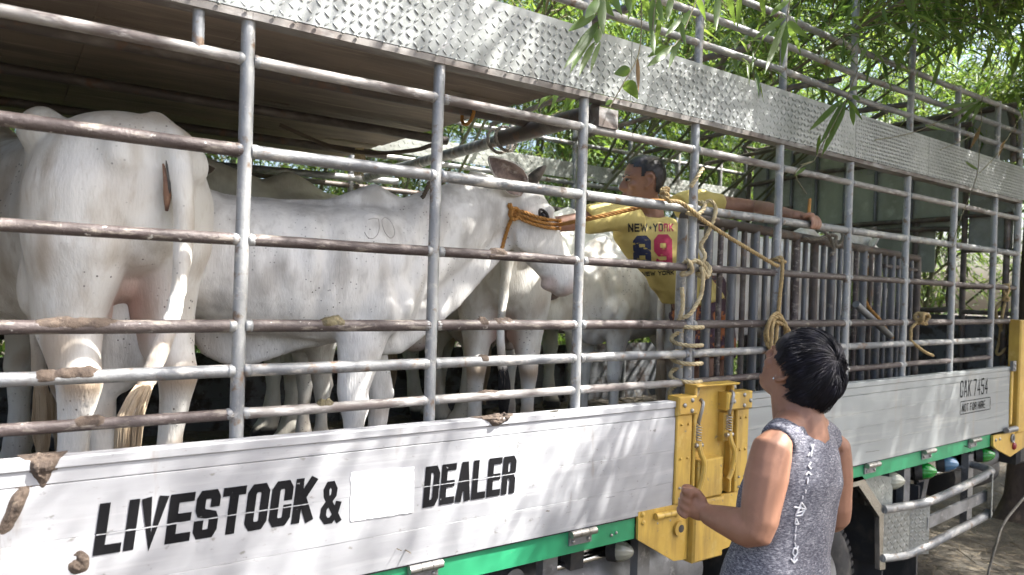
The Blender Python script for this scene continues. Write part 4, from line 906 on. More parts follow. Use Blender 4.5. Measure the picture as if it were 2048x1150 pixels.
    tpth = [te-dirn*.10, te-dirn*.02, te+Vector((0, 0, -.08)), te+Vector((.005, 0, -.17)), te+Vector((0, .005, -.27))]
    hairtuft(catmull(tpth, .03), .028, .012, 520, tuft, None).parent = root
    root['_hp'] = 0; del root['_hp']
    return root, body, hp, k
FZ = 1.0
def wyaw(dx, dy): return math.atan2(dy, dx)
def localize(root, p):
    M_ = Matrix.LocRotScale(root.location, root.rotation_euler, root.scale); return M_.inverted() @ Vector(p)

# 1: rump towards the photographer
c1, b1, hp1, _ = cow('cow', 'big white cow standing rump towards the camera, tail hanging at its right', (.085, 1.09, FZ), wyaw(-.36, .93), 1.03, head=(.98, 0, 1.2), tail=((-.80, -.015, 1.13), (-.845, -.02, .95), (-.85, -.01, .74), (-.86, .05, .56), (-.87, .13, .40)), udder=1, m='cow', voxel=.013, legs={'hl': (-.60, .0), 'hr': (-.63, .02)}, fat=.82, lt=1.25)
MTv = Matrix.LocRotScale(c1.location, c1.rotation_euler, c1.scale)
for pts, r, mm in (([(-.792, .012, 1.10), (-.808, .012, 1.05), (-.814, .010, 1.0), (-.806, .006, .955)], [.004, .008, .011, .004], 'vulva'), ([(-.800, .006, 1.14), (-.816, .014, 1.08), (-.824, .012, 1.03), (-.820, .008, .99)], [.004, .005, .004, .002], 'horn')):
    cp = catmull(pts, .02); vo_ = bpy.data.objects.new('rear_skin_fold', MB().tube(cp, list(np.interp(np.linspace(0, 1, len(cp)), np.linspace(0, 1, 4), r)), 10).mesh('rear_skin_fold', True))
    COL.objects.link(vo_); vo_.data.materials.append(MT[mm]); vo_.parent = c1
c0, b0, _, _ = cow('cow', 'white cow cut off by the left edge of the picture', (-.505, 1.00, FZ), wyaw(-.25, .96), 1.0, voxel=.018, m='cow', head=(.98, 0, 1.2), fat=.9, lt=1.3)
# 2: side view with the rope halter
c2, b2, hp2, k2 = cow('cow', 'speckled white cow in side view wearing an orange rope halter, branded JO', (.80, .64, FZ), wyaw(.95, -.29), .88, head=(1.03, .12, 1.35), nose=(1.31, .10, .925), m='cow2', voxel=.0115, horn=.085, sheath=1, hump=.85, legs={'fl': (.44, .03), 'fr': (.30, -.02), 'hl': (-.70, 0), 'hr': (-.56, 0)}, deep=.76, hs=1.20, lt=1.28, neck=1.12, ears=(.52, -.80, -.22), hip=.065)
# others
cow('cow', 'white cow behind the haltered cow, its tail and hind legs showing below that head', (2.20, 1.33, FZ), wyaw(.50, .86), .86, head=(.95, .1, 1.2), nose=(1.2, .1, .85), tail=((-.80, 0, 1.12), (-.84, .02, .9), (-.85, .03, .66), (-.84, .0, .42)), tuft='tailblack', m='cow', voxel=.015, udder=1, hump=.5, lt=1.3, fat=.95)
cow('cow', 'dappled grey white cow facing left, just left of the man in yellow', (2.98, 1.08, FZ), wyaw(-.97, -.16), .83, head=(.80, -.22, .95), nose=(.95, -.3, .6), tail=((-.80, 0, 1.12), (-.84, .0, .9), (-.83, .03, .66), (-.80, .05, .5)), tuft='tailblack', m='cow', voxel=.015, lt=1.15, deep=.9)
c6, b6, hp6, _ = cow('cow', 'white cow penned behind the divider gate, its head at the gate end', (3.62, .66, FZ), wyaw(.99, -.05), .92, head=(.93, 0, 1.28), nose=(1.22, .0, .90), m='cow', voxel=.015, horn=.05, hs=1.1)
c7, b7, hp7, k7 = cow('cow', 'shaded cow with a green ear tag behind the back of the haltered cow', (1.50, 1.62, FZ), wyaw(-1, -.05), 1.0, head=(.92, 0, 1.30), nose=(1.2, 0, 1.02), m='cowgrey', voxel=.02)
tg = bpy.data.objects.new('ear_tag', MB().cbox((-.035, -.004, -.05), (.035, 0, .03), .004).mesh('ear_tag')); COL.objects.link(tg); tg.data.materials.append(mat('green_tag', (.03, .16, .11), .5)); tg.parent = c7; tg.location = hp7(.0, .19, -.03); tg.rotation_euler = (0, 0, .3+math.pi)
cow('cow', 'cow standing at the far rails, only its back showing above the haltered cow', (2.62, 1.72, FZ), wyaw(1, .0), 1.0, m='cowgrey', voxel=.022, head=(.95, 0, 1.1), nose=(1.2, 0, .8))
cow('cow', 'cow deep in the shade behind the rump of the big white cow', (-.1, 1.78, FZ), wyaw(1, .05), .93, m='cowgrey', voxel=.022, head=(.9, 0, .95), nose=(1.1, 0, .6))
cow('cow', 'cow hidden behind the haltered cow, only its legs showing under that belly', (.86, 1.22, FZ), wyaw(1, .03), .82, m='cow', voxel=.02, head=(.88, 0, .95), nose=(1.02, 0, .6), lt=1.2)
# ================================================================ people
def skinmat(name, c, c2):
    m = mat(name, c, .52, 0, [(c2, 5, .42, .66), (tuple(v*1.12 for v in c), 24, .55, .72)], (220, .12, .001), spec=.4); return m
MT['skin_man'] = skinmat('brown_skin', (.28, .15, .10), (.22, .115, .078))
MT['skin_boy'] = skinmat('tan_skin', (.27, .136, .086), (.21, .102, .064))
MT['lip'] = mat('lips', (.22, .09, .075), .45)
MT['hairblack'] = mat('black_hair', (.011, .010, .011), .42, 0, [((.024, .022, .028), 30, .5, .68)], (180, .5, .002))
MT['hairblue'] = mat('glossy_black_hair', (.013, .012, .015), .62, 0, [((.022, .020, .030), 26, .48, .68)], spec=.22)
MT['yellowshirt'] = mat('yellow_cotton', (.57, .46, .16), .85, 0, [((.51, .41, .13), 5, .42, .65), ((.61, .51, .21), 16, .56, .72)], (14, .5, .012, (1, 1, .7)))
MT['heather'] = mat('heather_grey_jersey', (.15, .15, .175), .9, 0, [((.06, .06, .08), 115, .42, .58, (1, 1, 2.4)), ((.29, .29, .315), 100, .53, .63, (1, 1, 2.6))], (10, .35, .012))
MT['shorts'] = mat('printed_shorts', (.055, .028, .04), .8, 0, [((.42, .15, .055), 9, .50, .54), ((.09, .055, .09), 15, .56, .60), ((.40, .31, .08), 19, .66, .69)], (14, .4, .01))
MT['denim'] = mat('dark_shorts', (.025, .03, .045), .85, 0, [((.04, .045, .06), 30, .45, .65)], (60, .3, .003))
MT['navy'] = mat('navy_print', (.02, .026, .07), .7, 0, [((.56, .44, .10), 26, .60, .64, (.6, 1, 2.5))])
MT['red'] = mat('red_print', (.36, .02, .07), .7, 0, [((.56, .44, .10), 26, .61, .65, (.6, 1, 2.5))])
MT['blackprint'] = mat('black_print', (.016, .016, .018), .7); MT['whiteprint'] = mat('white_print', (.62, .62, .64), .7)
MT['white_eye'] = mat('eye_white', (.30, .27, .25), .5)

def headslices(mb, O, F, U, s=1.0):
    "O centre between the ears, F facing, U up"
    F = F.normalized(); Sd = U.cross(F).normalized(); U = F.cross(Sd).normalized()      # Sd: to the person's left
    def hp(f, l, u): return O+F*f*s+Sd*l*s+U*u*s
    sl = [(.112, -.035, .03, .030), (.104, -.060, .050, .047), (.088, -.080, .070, .062), (.062, -.093, .084, .071), (.036, -.098, .090, .0745), (.016, -.097, .0925, .0745), (-.002, -.092, .083, .072), (-.022, -.085, .084, .0705), (-.044, -.074, .084, .067),
          (-.064, -.062, .082, .061), (-.082, -.050, .078, .054), (-.098, -.030, .078, .044), (-.110, .0, .073, .032), (-.118, .02, .060, .018)]
    rg = []
    for u, b, f, w in sl:
        c = (b+f)/2; r = (f-b)/2; ring = []
        for j in range(24):
            a = 2*math.pi*j/24; x = math.cos(a); y = math.sin(a)
            pw = .82 if x > 0 else .95
            ring.append(hp(c+r*math.copysign(abs(x)**pw, x), w*math.copysign(abs(y)**.92, y), u))
        rg.append(ring)
    mb.rings(rg)
    mb.tube([hp(.083, 0, .014), hp(.093, 0, -.004), hp(.103, 0, -.022), hp(.107, 0, -.034), hp(.092, 0, -.042)], [.008*s, .010*s, .0125*s, .0135*s, .010*s], 10)
    for q in (-1, 1):
        mb.ell(hp(.090, q*.014, -.037), (.011*s, .011*s, .009*s), nu=8, nv=6); mb.ell(hp(.078, q*.034, .020), (.016*s, .024*s, .009*s), nu=10, nv=6)
        mb.ell(hp(.058, q*.045, -.022), (.026*s, .022*s, .018*s))
    mb.ell(hp(.082, 0, -.061), (.013*s, .021*s, .007*s)); mb.ell(hp(.080, 0, -.073), (.013*s, .019*s, .0075*s)); mb.ell(hp(.074, 0, -.1), (.014*s, .018*s, .013*s))
    for q in (-1, 1):
        mb.tube(catmull([hp(.004, q*.071, -.030), hp(-.012, q*.080, -.022), hp(-.026, q*.086, .002), hp(-.022, q*.085, .022), hp(-.006, q*.080, .028), hp(.008, q*.074, .018), hp(.006, q*.072, .0)], .008), .0062*s, 8)
        mb.ell(hp(-.006, q*.074, -.002), (.014*s, .006*s, .022*s), nu=8, nv=6); mb.ell(hp(.002, q*.074, -.030), (.009*s, .006*s, .010*s), nu=8, nv=6)
    return hp
def limb(mb, pts, rs, n=14, step=.03):
    P_ = catmull(pts, step); seg = np.linspace(0, 1, len(P_))
    d = [0]
    for a, b in zip(pts[:-1], pts[1:]): d.append(d[-1]+(Vector(b)-Vector(a)).length)
    cum = [0]
    for a, b in zip(P_[:-1], P_[1:]): cum.append(cum[-1]+(b-a).length)
    mb.tube(P_, list(np.interp(np.array(cum)/cum[-1], np.array(d)/d[-1], rs)), n)
def finger(mb, pts, r0=.0092, r1=.0068): limb(mb, pts, list(np.linspace(r0, r1, len(pts))), 8, .008)
def bvh_of(me, mw=None):
    vs = [v.co.copy() if mw is None else mw @ v.co for v in me.vertices]; return BVHTree.FromPolygons(vs, [tuple(p.vertices) for p in me.polygons])
def shell(name, me, cond, off, m, parent, nz=0.0, sc=40):
    "layer lifted off the faces of a mesh where cond(vertex) holds"
    bm = bmesh.new(); bm.from_mesh(me); bm.normal_update()
    bmesh.ops.delete(bm, geom=[v for v in bm.verts if not cond(v.co)], context='VERTS')
    nn = {v: v.normal.copy() for v in bm.verts}
    for v in bm.verts: v.co += nn[v]*(off+nz*fnoise(v.co, sc))
    o = bpy.data.meshes.new(name); bm.to_mesh(o); bm.free(); o.materials.clear()
    o.polygons.foreach_set('use_smooth', [True]*len(o.polygons)); return put(name, o, m, parent)

# ---------------------------------------------------------------- lettering
GL = {  # stroke paths in a unit cell, x 0..1, y 0..1 (centre lines)
 'L': [[(0, 1), (0, 0), (1, 0)]], 'I': [[(.5, 1), (.5, 0)]], 'V': [[(0, 1), (.5, 0), (1, 1)]], 'E': [[(1, 1), (0, 1), (0, 0), (1, 0)], [(0, .5), (.9, .5)]],
 'S': [[(1, .78), (1, .9), (.85, 1), (.15, 1), (0, .9), (0, .64), (.12, .54), (.88, .46), (1, .36), (1, .1), (.85, 0), (.15, 0), (0, .1), (0, .24)]],
 'T': [[(0, 1), (1, 1)], [(.5, 1), (.5, 0)]], 'O': [[(.2, 1), (.8, 1), (1, .88), (1, .12), (.8, 0), (.2, 0), (0, .12), (0, .88), (.2, 1)]],
 'C': [[(1, .68), (1, .88), (.8, 1), (.2, 1), (0, .88), (0, .12), (.2, 0), (.8, 0), (1, .12), (1, .34)]], 'K': [[(0, 1), (0, 0)], [(1, 1), (.08, .45)], [(.3, .58), (1, 0)]],
 '&': [[(1, 0), (.25, .68), (.22, .86), (.38, 1), (.6, 1), (.74, .86), (.7, .7), (.1, .34), (.05, .14), (.25, 0), (.55, 0), (.8, .14), (.98, .42)]],
 'D': [[(0, 0), (0, 1), (.75, 1), (1, .85), (1, .15), (.75, 0), (0, 0)]], 'A': [[(0, 0), (.42, 1), (.58, 1), (1, 0)], [(.2, .3), (.8, .3)]], 'R': [[(0, 0), (0, 1), (.8, 1), (1, .9), (1, .62), (.8, .5), (0, .5)], [(.62, .5), (1, .34), (1, 0)]],
 'N': [[(0, 0), (0, 1)], [(0, 1), (1, 0)], [(1, 0), (1, 1)]], 'W': [[(0, 1), (.25, 0), (.5, .8), (.75, 0), (1, 1)]], 'Y': [[(0, 1), (.5, .5), (1, 1)], [(.5, .5), (.5, 0)]],
 'F': [[(1, 1), (0, 1), (0, 0)], [(0, .52), (.8, .52)]], 'H': [[(0, 0), (0, 1)], [(1, 0), (1, 1)], [(0, .5), (1, .5)]], 'J': [[(1, 1), (1, .2), (.8, 0), (.3, 0), (0, .2)]],
 '7': [[(0, 1), (1, 1), (.4, 0)]], '4': [[(.75, 0), (.75, 1), (0, .3), (1, .3)]], '5': [[(1, 1), (.05, 1), (0, .55), (.8, .58), (1, .45), (1, .12), (.8, 0), (.2, 0), (0, .14)]],
 '8': [[(.2, 1), (.8, 1), (1, .88), (1, .64), (.85, .52), (1, .4), (1, .12), (.8, 0), (.2, 0), (0, .12), (0, .4), (.15, .52), (0, .64), (0, .88), (.2, 1)], [(.15, .52), (.85, .52)]],
 '9': [[(.05, .03), (.12, 0), (.8, 0), (1, .12), (1, .88), (.8, 1), (.2, 1), (0, .88), (0, .6), (.2, .48), (.98, .48)]]}
def glyph2d(ch, w, h, t):
    "list of quads (each 4 xy points) for a letter w wide, h high, stroke t"
    out = []
    for path in GL[ch]:
        pts = [Vector((t/2+x*(w-t), t/2+y*(h-t))) for x, y in path]; closed = (pts[0]-pts[-1]).length < 1e-6
        if closed: pts = pts[:-1]
        n = len(pts); L_, R2 = [], []
        for i, p in enumerate(pts):
            a = pts[i-1] if (i or closed) else None; b = pts[(i+1) % n] if (i < n-1 or closed) else None
            d1 = (p-a).normalized() if a is not None else None; d2 = (b-p).normalized() if b is not None else None
            if d1 is None: d = d2; p = p-d2*t/2 if ch not in 'AVYKRN&W' or True else p; m = 1
            elif d2 is None: d = d1; p = p+d1*t/2; m = 1
            else:
                d = (d1+d2); d = d.normalized() if d.length > 1e-5 else d1; m = min(1.9, 1/max(.35, d.dot(d1)))
            nn = Vector((-d.y, d.x))*t/2*m; L_.append(p+nn); R2.append(p-nn)
        for i in range(n if closed else n-1):
            j = (i+1) % n; out.append((L_[i], R2[i], R2[j], L_[j]))
    return out
def word(text, w, h, t, gap, shear=0.0, spc=.6):
    quads = []; x = 0.0
    for ch in text:
        if ch == ' ': x += w*spc; continue
        ww = t if ch == 'I' else (w*1.35 if ch in 'W' else w)
        for q in glyph2d(ch, ww, h, t): quads.append([(p.x+x+shear*p.y, p.y) for p in q])
        x += ww+gap
    return quads, x-gap
def flatword(name, quads, fn, m, parent, sub=1, **tg):
    mb = MB(); lift = 0
    for i, q in enumerate(quads):
        (a, b, c, d) = [Vector(p) for p in q]; k = sub
        for ii in range(k):
            for jj in range(k):
                def bl(s, t): return a.lerp(b, s).lerp(d.lerp(c, s), t)
                vs = [fn(*bl(s/k, t/k), i*1.5e-5) for s, t in ((ii, jj), (ii+1, jj), (ii+1, jj+1), (ii, jj+1))]
                if any(v is None for v in vs): continue
                mb.add(vs, [(0, 1, 2, 3)])
    return put(name, mb.mesh(name), m, parent, **tg)

# ================================================================ man in the truck
MAN = thing('person', (2.84, .47, 1.0), 'man in yellow printed T-shirt leaning among the cattle, arm stretched along the rail', 'person')
pel = Vector((2.84, .47, 1.77)); nb_ = at(1308, 428, .42); chest = at(1318, 470, .43)
hc = at(1288, 362, .42); rsh = at(1242, 432, .40); lsh = at(1385, 406, .42)
mb = MB(); Fm = Vector((-.12, -1, -.05)).normalized()
hpm = headslices(mb, hc, Vector((-.80, .52, -.03)), Vector((-.12, -.03, 1)), .98)
limb(mb, [nb_+Vector((.03, .05, -.05)), nb_+Vector((0, .015, 0)), hc+Vector((.035, .02, -.07)), hc+Vector((.02, .01, -.02))], [.068, .058, .055, .058])
XR = Vector((1, 0, .12)).normalized()
tor = [(nb_+Vector((.0, .02, -.005)), .07, .05, .06), (Vector((2.42, .46, 2.12)), .17, .06, .07), (Vector((2.47, .46, 2.05)), .175, .075, .08), (Vector((2.57, .46, 1.95)), .15, .08, .085), (Vector((2.68, .46, 1.87)), .14, .09, .09), (Vector((2.79, .47, 1.79)), .145, .10, .10), (Vector((2.83, .47, 1.70)), .15, .10, .11)]
loftf(mb, tor, XR, Fm)
re_ = at(1118, 448, .46); rw_ = at(1060, 452, .62)
limb(mb, [rsh+Vector((.03, .02, -.02)), rsh, rsh.lerp(re_, .5), re_, re_.lerp(rw_, .3), rw_], [.048, .050, .042, .035, .035, .025])
le_ = at(1505, 414, .30); lw_ = at(1588, 431, .045)
limb(mb, [lsh+Vector((-.03, .02, -.02)), lsh, lsh.lerp(le_, .5), le_, le_.lerp(lw_, .35), lw_], [.05, .055, .045, .035, .040, .0240])
# hand over the rail
rl = at(1618, 449, 0.0); rx = rl.x
mb.ell((rx-.015, .012, rl.z+.034), (.042, .032, .016), Matrix.Rotation(.12, 3, 'Y'))
limb(mb, [lw_, lw_.lerp(Vector((rx-.03, .015, rl.z+.035)), .6), Vector((rx-.02, .012, rl.z+.034))], [.026, .024, .02], 10)
for i, (dx, ln) in enumerate(((-.030, .9), (-.009, 1.0), (.012, 1.0), (.031, .85))):
    x = rx+dx
    finger(mb, [(x-.012, .012, rl.z+.036), (x, -.012, rl.z+.038), (x+.004, -.031, rl.z+.020*ln), (x+.004, -.034, rl.z-.006*ln), (x-.002, -.027, rl.z-.026*ln)], .0098, .0075)
finger(mb, [(rx-.055, .0, rl.z+.030), (rx-.05, -.018, rl.z+.040), (rx-.030, -.030, rl.z+.044), (rx-.012, -.034, rl.z+.042)], .011, .008)
# far hand at the cow's neck
mb.ell(rw_+Vector((-.05, .03, -.005)), (.05, .03, .016))
for i in range(4): finger(mb, [rw_+Vector((-.08, .01+.016*i, 0)), rw_+Vector((-.12, .02+.016*i, -.01)), rw_+Vector((-.145, .022+.016*i, -.03))], .009, .007)
finger(mb, [rw_+Vector((-.03, .0, -.01)), rw_+Vector((-.06, -.02, -.02)), rw_+Vector((-.09, -.02, -.03))], .01, .008)
for s, kx, ky in ((-1, -.06, -.05), (1, .07, .03)):
    hip = pel+Vector((s*.085, 0, -.05)); kn = Vector((pel.x+kx+s*.03, pel.y+ky-.06, 1.43)); an = Vector((pel.x+kx+s*.03, pel.y+ky, 1.07))
    limb(mb, [hip, hip.lerp(kn, .5), kn, kn.lerp(an, .35), an], [.088, .075, .052, .054, .034]); limb(mb, [an, an+Vector((-.02, -.08, -.045)), an+Vector((-.03, -.19, -.055))], [.038, .038, .028])
bm_ = remeshed(mb, 'body', .0068, 3, .5); mbody = put('body', bm_, 'skin_man', MAN)
inv = Matrix((hpm(1, 0, 0)-hc, hpm(0, 1, 0)-hc, hpm(0, 0, 1)-hc)).transposed().inverted()
def hl(p): q = inv @ (Vector(p)-hc); return q.x, q.y, q.z
def hairc(p):
    f, l, u = hl(p)
    if abs(f) > .13 or abs(l) > .1 or u < -.07 or u > .13: return False
    if abs(l) > .0765 and u < .04: return False                                    # ears stay bare
    if f > .03: return u > .058+.012*(abs(l) < .05)+.01*fnoise((f, l, u), 60)
    if f > .005: return u > .004+.5*(f-.005)
    if f > -.035: return u > .012
    return u > -.058-.008*fnoise((f, l, u), 50)
shell('hair', bm_, hairc, .0045, 'hairblack', MAN, .0022, 90)
for q in (-1, 1):
    put('eye', MB().ell(hpm(.077, q*.032, .002), (.010, .012, .0055)).mesh('eye', True), 'white_eye', MAN)
    put('iris', MB().ell(hpm(.088, q*.032, .002), (.005, .0065, .0055)).mesh('iris', True), 'eye', MAN)
    put('eyebrow', smoothmesh(MB().tube([hpm(.094, q*.016, .019), hpm(.091, q*.034, .025), hpm(.076, q*.052, .021)], [.003, .004, .0022], 6), 'eyebrow'), 'hairblack', MAN)
    put('eyelid', smoothmesh(MB().tube([hpm(.088, q*.020, .004), hpm(.091, q*.032, .009), hpm(.080, q*.045, .004)], .0026, 6), 'eyelid'), 'hairblack', MAN)
put('lips', smoothmesh(MB().ell(hpm(.0905, 0, -.062), (.0065, .018, .0048)).ell(hpm(.0885, 0, -.072), (.0065, .016, .005)), 'lips'), 'lip', MAN)
# T-shirt
mb = MB()
hemc = Vector((2.76, .46, 1.78))
loftf(mb, [(nb_+Vector((.0, .015, -.016)), .085, .062, .075), (Vector((2.415, .455, 2.125)), .19, .085, .085), (Vector((2.455, .455, 2.055)), .225, .115, .10), (Vector((2.535, .455, 1.975)), .21, .122, .108), (Vector((2.62, .455, 1.90)), .192, .13, .115), (Vector((2.70, .46, 1.83)), .180, .136, .122), (hemc, .172, .140, .126), (hemc+Vector((.004, 0, -.015)), .168, .136, .122)], XR, Fm, 28, 2.2)
sl_ = rsh.lerp(re_, .52); limb(mb, [rsh+Vector((.07, .02, -.03)), rsh+Vector((.0, 0, .004)), sl_, sl_+(re_-rsh).normalized()*.02], [.075, .068, .062, .060])
sl2 = lsh.lerp(le_, .42); limb(mb, [lsh+Vector((-.07, .02, -.03)), lsh+Vector((0, 0, .004)), sl2, sl2+(le_-lsh).normalized()*.02], [.075, .067, .058, .056])
sm_ = remeshed(mb, 'shirt', .009, 4)
nv = len(sm_.vertices); co = np.empty(nv*3); sm_.vertices.foreach_get('co', co); co = co.reshape(-1, 3); nr = np.empty(nv*3); sm_.vertices.foreach_get('normal', nr); nr = nr.reshape(-1, 3)
ax_ = (hemc-nb_).normalized()
for i in range(nv):
    p = Vector(co[i]); r = p-nb_; al = r.dot(ax_); la = r.x*.7+r.z*.7
    co[i] += nr[i]*(.007*math.sin(la*55+6*fnoise(p, 6))*min(1, max(0, al/.35))+.006*fnoise(p, 13)+.010*fnoise(p, 5))
sm_.vertices.foreach_set('co', co.ravel()); sm_.update()
shirt = put('shirt', sm_, 'yellowshirt', MAN)
bs = bvh_of(sm_)
put('collar', smoothmesh(MB().tube(catmull([nb_+Vector((.075*math.cos(t), .01+.058*math.sin(t), -.012-.028*max(0, -math.sin(t)))) for t in np.linspace(0, 2*math.pi, 13)[:-1]], .012, True), .008, 6, closed=True), 'collar'), 'yellowshirt', shirt)
# print on the shirt: right vector across the chest, down the torso
pr = (at(1352, 440, .3)-at(1256, 440, .3)).normalized(); pd = Vector((.30, 0, -.95)); pd = (pd-pr*pd.dot(pr)).normalized()
po = at(1256, 447, .30)
def onshirt(ox, oy):
    def f(x, y, l):
        p = po+pr*(ox+x)-pd*(oy+y); v = (p-Vector(CAM)).normalized(); h = bs.ray_cast(Vector(CAM), v)
        return None if h[0] is None else h[0]-v*(.0022+l)
    return f
q1, w1 = word('NEW', .031, .036, .0078, .0055); flatword('shirt_lettering', q1, onshirt(.0, -.036), 'blackprint', shirt, 3)
q2, w2 = word('YORK', .0275, .036, .0075, .0055); flatword('shirt_lettering', q2[:7], onshirt(.150, -.036), 'blackprint', shirt, 3); flatword('shirt_lettering', q2[7:], onshirt(.150, -.036), 'red', shirt, 3)
star = []
for k in range(5):
    a = math.pi/2+2*math.pi*k/5; star.append([(0, 0), (.0045*math.cos(a-.63), .0045*math.sin(a-.63)), (.011*math.cos(a), .011*math.sin(a)), (.0045*math.cos(a+.63), .0045*math.sin(a+.63))])
flatword('shirt_star', star, onshirt(.133, -.019), 'blackprint', shirt, 1)
q3, _ = word('8', .108, .140, .036, 0); flatword('shirt_number', q3, onshirt(.026, -.192), 'navy', shirt, 5)
q4, _ = word('9', .115, .152, .038, 0); flatword('shirt_number', q4, onshirt(.152, -.200), 'red', shirt, 5)
q5, _ = word('NEW YORK', .022, .020, .005, .004); flatword('shirt_lettering', q5, onshirt(.075, -.228), 'blackprint', shirt, 2)
# shorts
mb = MB(); loft(mb, [(pel+Vector((-.03, 0, .07)), .150, .105, .105), (pel, .168, .118, .118), (pel+Vector((.01, 0, -.09)), .168, .115, .12)], 20, up=Fm)
for s, kx, ky in ((-1, -.06, -.05), (1, .07, .03)):
    hip = pel+Vector((s*.085, 0, -.05)); kn = Vector((pel.x+kx+s*.03, pel.y+ky-.06, 1.43)); limb(mb, [hip, hip.lerp(kn, .5), hip.lerp(kn, .85)], [.105, .105, .10])
put('shorts', remeshed(mb, 'shorts', .010, 4), 'shorts', MAN)
tp_ = [Vector((rx-.028, -.012, rl.z+.03)), Vector((rx-.022, -.012, rl.z+.06)), Vector((rx-.012, -.008, rl.z+.115))]
put('rope_stub', rope(tp_, .0075), 'ropeorange', label='short orange rope end held in the hand on the rail', cat='rope')

# ================================================================ person beside the truck
hcB = atd(1597, 742, 2.10); nbB = atd(1598, 842, 2.08); lsB = atd(1543, 898, 1.965); rsB = atd(1665, 892, 2.19)
rgt = (rsB-lsB); rgt.z = 0; rgt.normalize(); fwd = Vector((-rgt.y, rgt.x, 0))
pelB = atd(1556, 1185, 2.08); BOY = thing('person', (pelB.x, pelB.y, 0), 'person with short black hair in heather grey sleeveless top, back to camera, looking up', 'person')
mb = MB()
fB = (Quaternion((0, 0, 1), R_(-8)) @ fwd)*.78+Vector((0, 0, .62)); uB = Vector((0, 0, 1))*.78-(Quaternion((0, 0, 1), R_(-8)) @ fwd)*.62
hpb = headslices(mb, hcB, fB, uB, .99)
limb(mb, [nbB+Vector((0, 0, -.05)), nbB, nbB.lerp(hcB, .45)+fwd*.012, hcB-Vector((0, 0, .03))], [.085, .072, .066, .062])
midB = nbB.lerp(pelB, .45); 
loft(mb, [(nbB+Vector((0, 0, .0)), .06, .05, .05), (nbB+Vector((0, 0, -.05)), .125, .07, .07), (nbB+Vector((0, 0, -.13)), .150, .09, .085), (midB, .138, .095, .08), (nbB.lerp(pelB, .75), .130, .09, .075), (pelB, .150, .10, .10), (pelB+Vector((0, 0, -.10)), .15, .10, .11)], 20, up=fwd)
leB = atd(1513, 1062, 1.93); lwB = atd(1412, 1028, 2.06); lhB = atd(1385, 1008, 2.09)
limb(mb, [lsB+rgt*.03, lsB+rgt*.005, lsB.lerp(leB, .35), lsB.lerp(leB, .7), leB, leB.lerp(lwB, .3), leB.lerp(lwB, .7), lwB], [.045, .054, .058, .053, .046, .049, .038, .028])
reB = atd(1670, 1030, 2.20); rwB = atd(1625, 1045, 2.42)
limb(mb, [rsB-rgt*.03, rsB-rgt*.005, rsB.lerp(reB, .4), rsB.lerp(reB, .75), reB, reB.lerp(rwB, .3), rwB], [.045, .053, .055, .050, .045, .046, .028])
for sh in (lsB, rsB): limb(mb, [nbB+Vector((0, 0, .015)), nbB.lerp(sh, .5)+Vector((0, 0, .010)), nbB.lerp(sh, .92)+Vector((0, 0, -.002))], [.048, .046, .040])
# loose fist
hd_ = (lhB-lwB).normalized(); sdn = Vector((0, 0, 1)).cross(hd_).normalized(); upn = hd_.cross(sdn)
Mh = Matrix((hd_, sdn, upn)).transposed()
mb.ell(lwB.lerp(lhB, .75), (.046, .024, .038), Mh)
for i in range(4):
    o = lhB+upn*(.033-.0215*i)+hd_*(.012-.004*i)
    finger(mb, [o-hd_*.02+sdn*-.012, o+hd_*.016+sdn*-.012, o+hd_*.026+sdn*.010, o+hd_*.008+sdn*.030, o-hd_*.014+sdn*.026], .0105, .0085)
finger(mb, [lwB.lerp(lhB, .4)+upn*.028, lhB+upn*.046+sdn*.012, lhB+upn*.042+sdn*.032+hd_*.018, lhB+upn*.030+sdn*.038+hd_*.028], .012, .009)
mb.ell(rwB+Vector((-.03, .04, .01)), (.04, .04, .03))
for i in range(4): finger(mb, [rwB+Vector((-.05, .05, .03-.017*i)), rwB+Vector((-.08, .06, .03-.017*i)), rwB+Vector((-.085, .03, .028-.017*i))], .0095, .008)
finger(mb, [rwB+Vector((-.01, .05, .03)), rwB+Vector((-.03, .06, .05)), rwB+Vector((-.06, .05, .05))], .011, .009)
for s in (-1, 1):
    hip = pelB+rgt*s*.085+Vector((0, 0, -.06)); kn = hip*1; kn = Vector((hip.x+rgt.x*s*.01+fwd.x*.03, hip.y+rgt.y*s*.01+fwd.y*.03, .49)); an = Vector((kn.x-fwd.x*.03, kn.y-fwd.y*.03, .09))
    limb(mb, [hip, hip.lerp(kn, .5), kn, kn.lerp(an, .35), an], [.092, .078, .056, .056, .036]); limb(mb, [an, an+fwd*.09+Vector((0, 0, -.045)), an+fwd*.18+Vector((0, 0, -.055))], [.040, .042, .03])
bb = remeshed(mb, 'body', .0052, 5); put('body', bb, 'skin_boy', BOY)
# sleeveless top
mb = MB()
loft(mb, [(nbB+Vector((0, 0, -.022)), .080, .058, .066), (nbB+Vector((0, 0, -.042)), .125, .075, .080), (nbB+Vector((0, 0, -.09)), .143, .098, .098), (nbB+Vector((0, 0, -.15)), .160, .114, .110), (midB, .168, .120, .112), (nbB.lerp(pelB, .72)-rgt*.01, .172, .122, .112), (pelB+Vector((0, 0, .02))-rgt*.012, .188, .135, .135), (pelB+Vector((0, 0, -.10)), .19, .14, .14)], 24, up=fwd, p=2.15)
for sh in (lsB, rsB): limb(mb, [nbB+Vector((0, 0, -.05)), nbB.lerp(sh, .42)+Vector((0, 0, .0)), nbB.lerp(sh, .80)+Vector((0, 0, .002))], [.040, .052, .053])
tk = remeshed(mb, 'top', .008, 4)
for v in tk.vertices:
    p = v.co; v.co = p+v.normal*(.006*fnoise(p, 7)+.0055*math.sin(p.dot(rgt)*46+4*fnoise(p, 3.5)+p.z*9)*min(1, max(0, (nbB.z-.12-p.z)/.25)))
tk.update(); top = put('sleeveless_top', tk, 'heather', BOY)
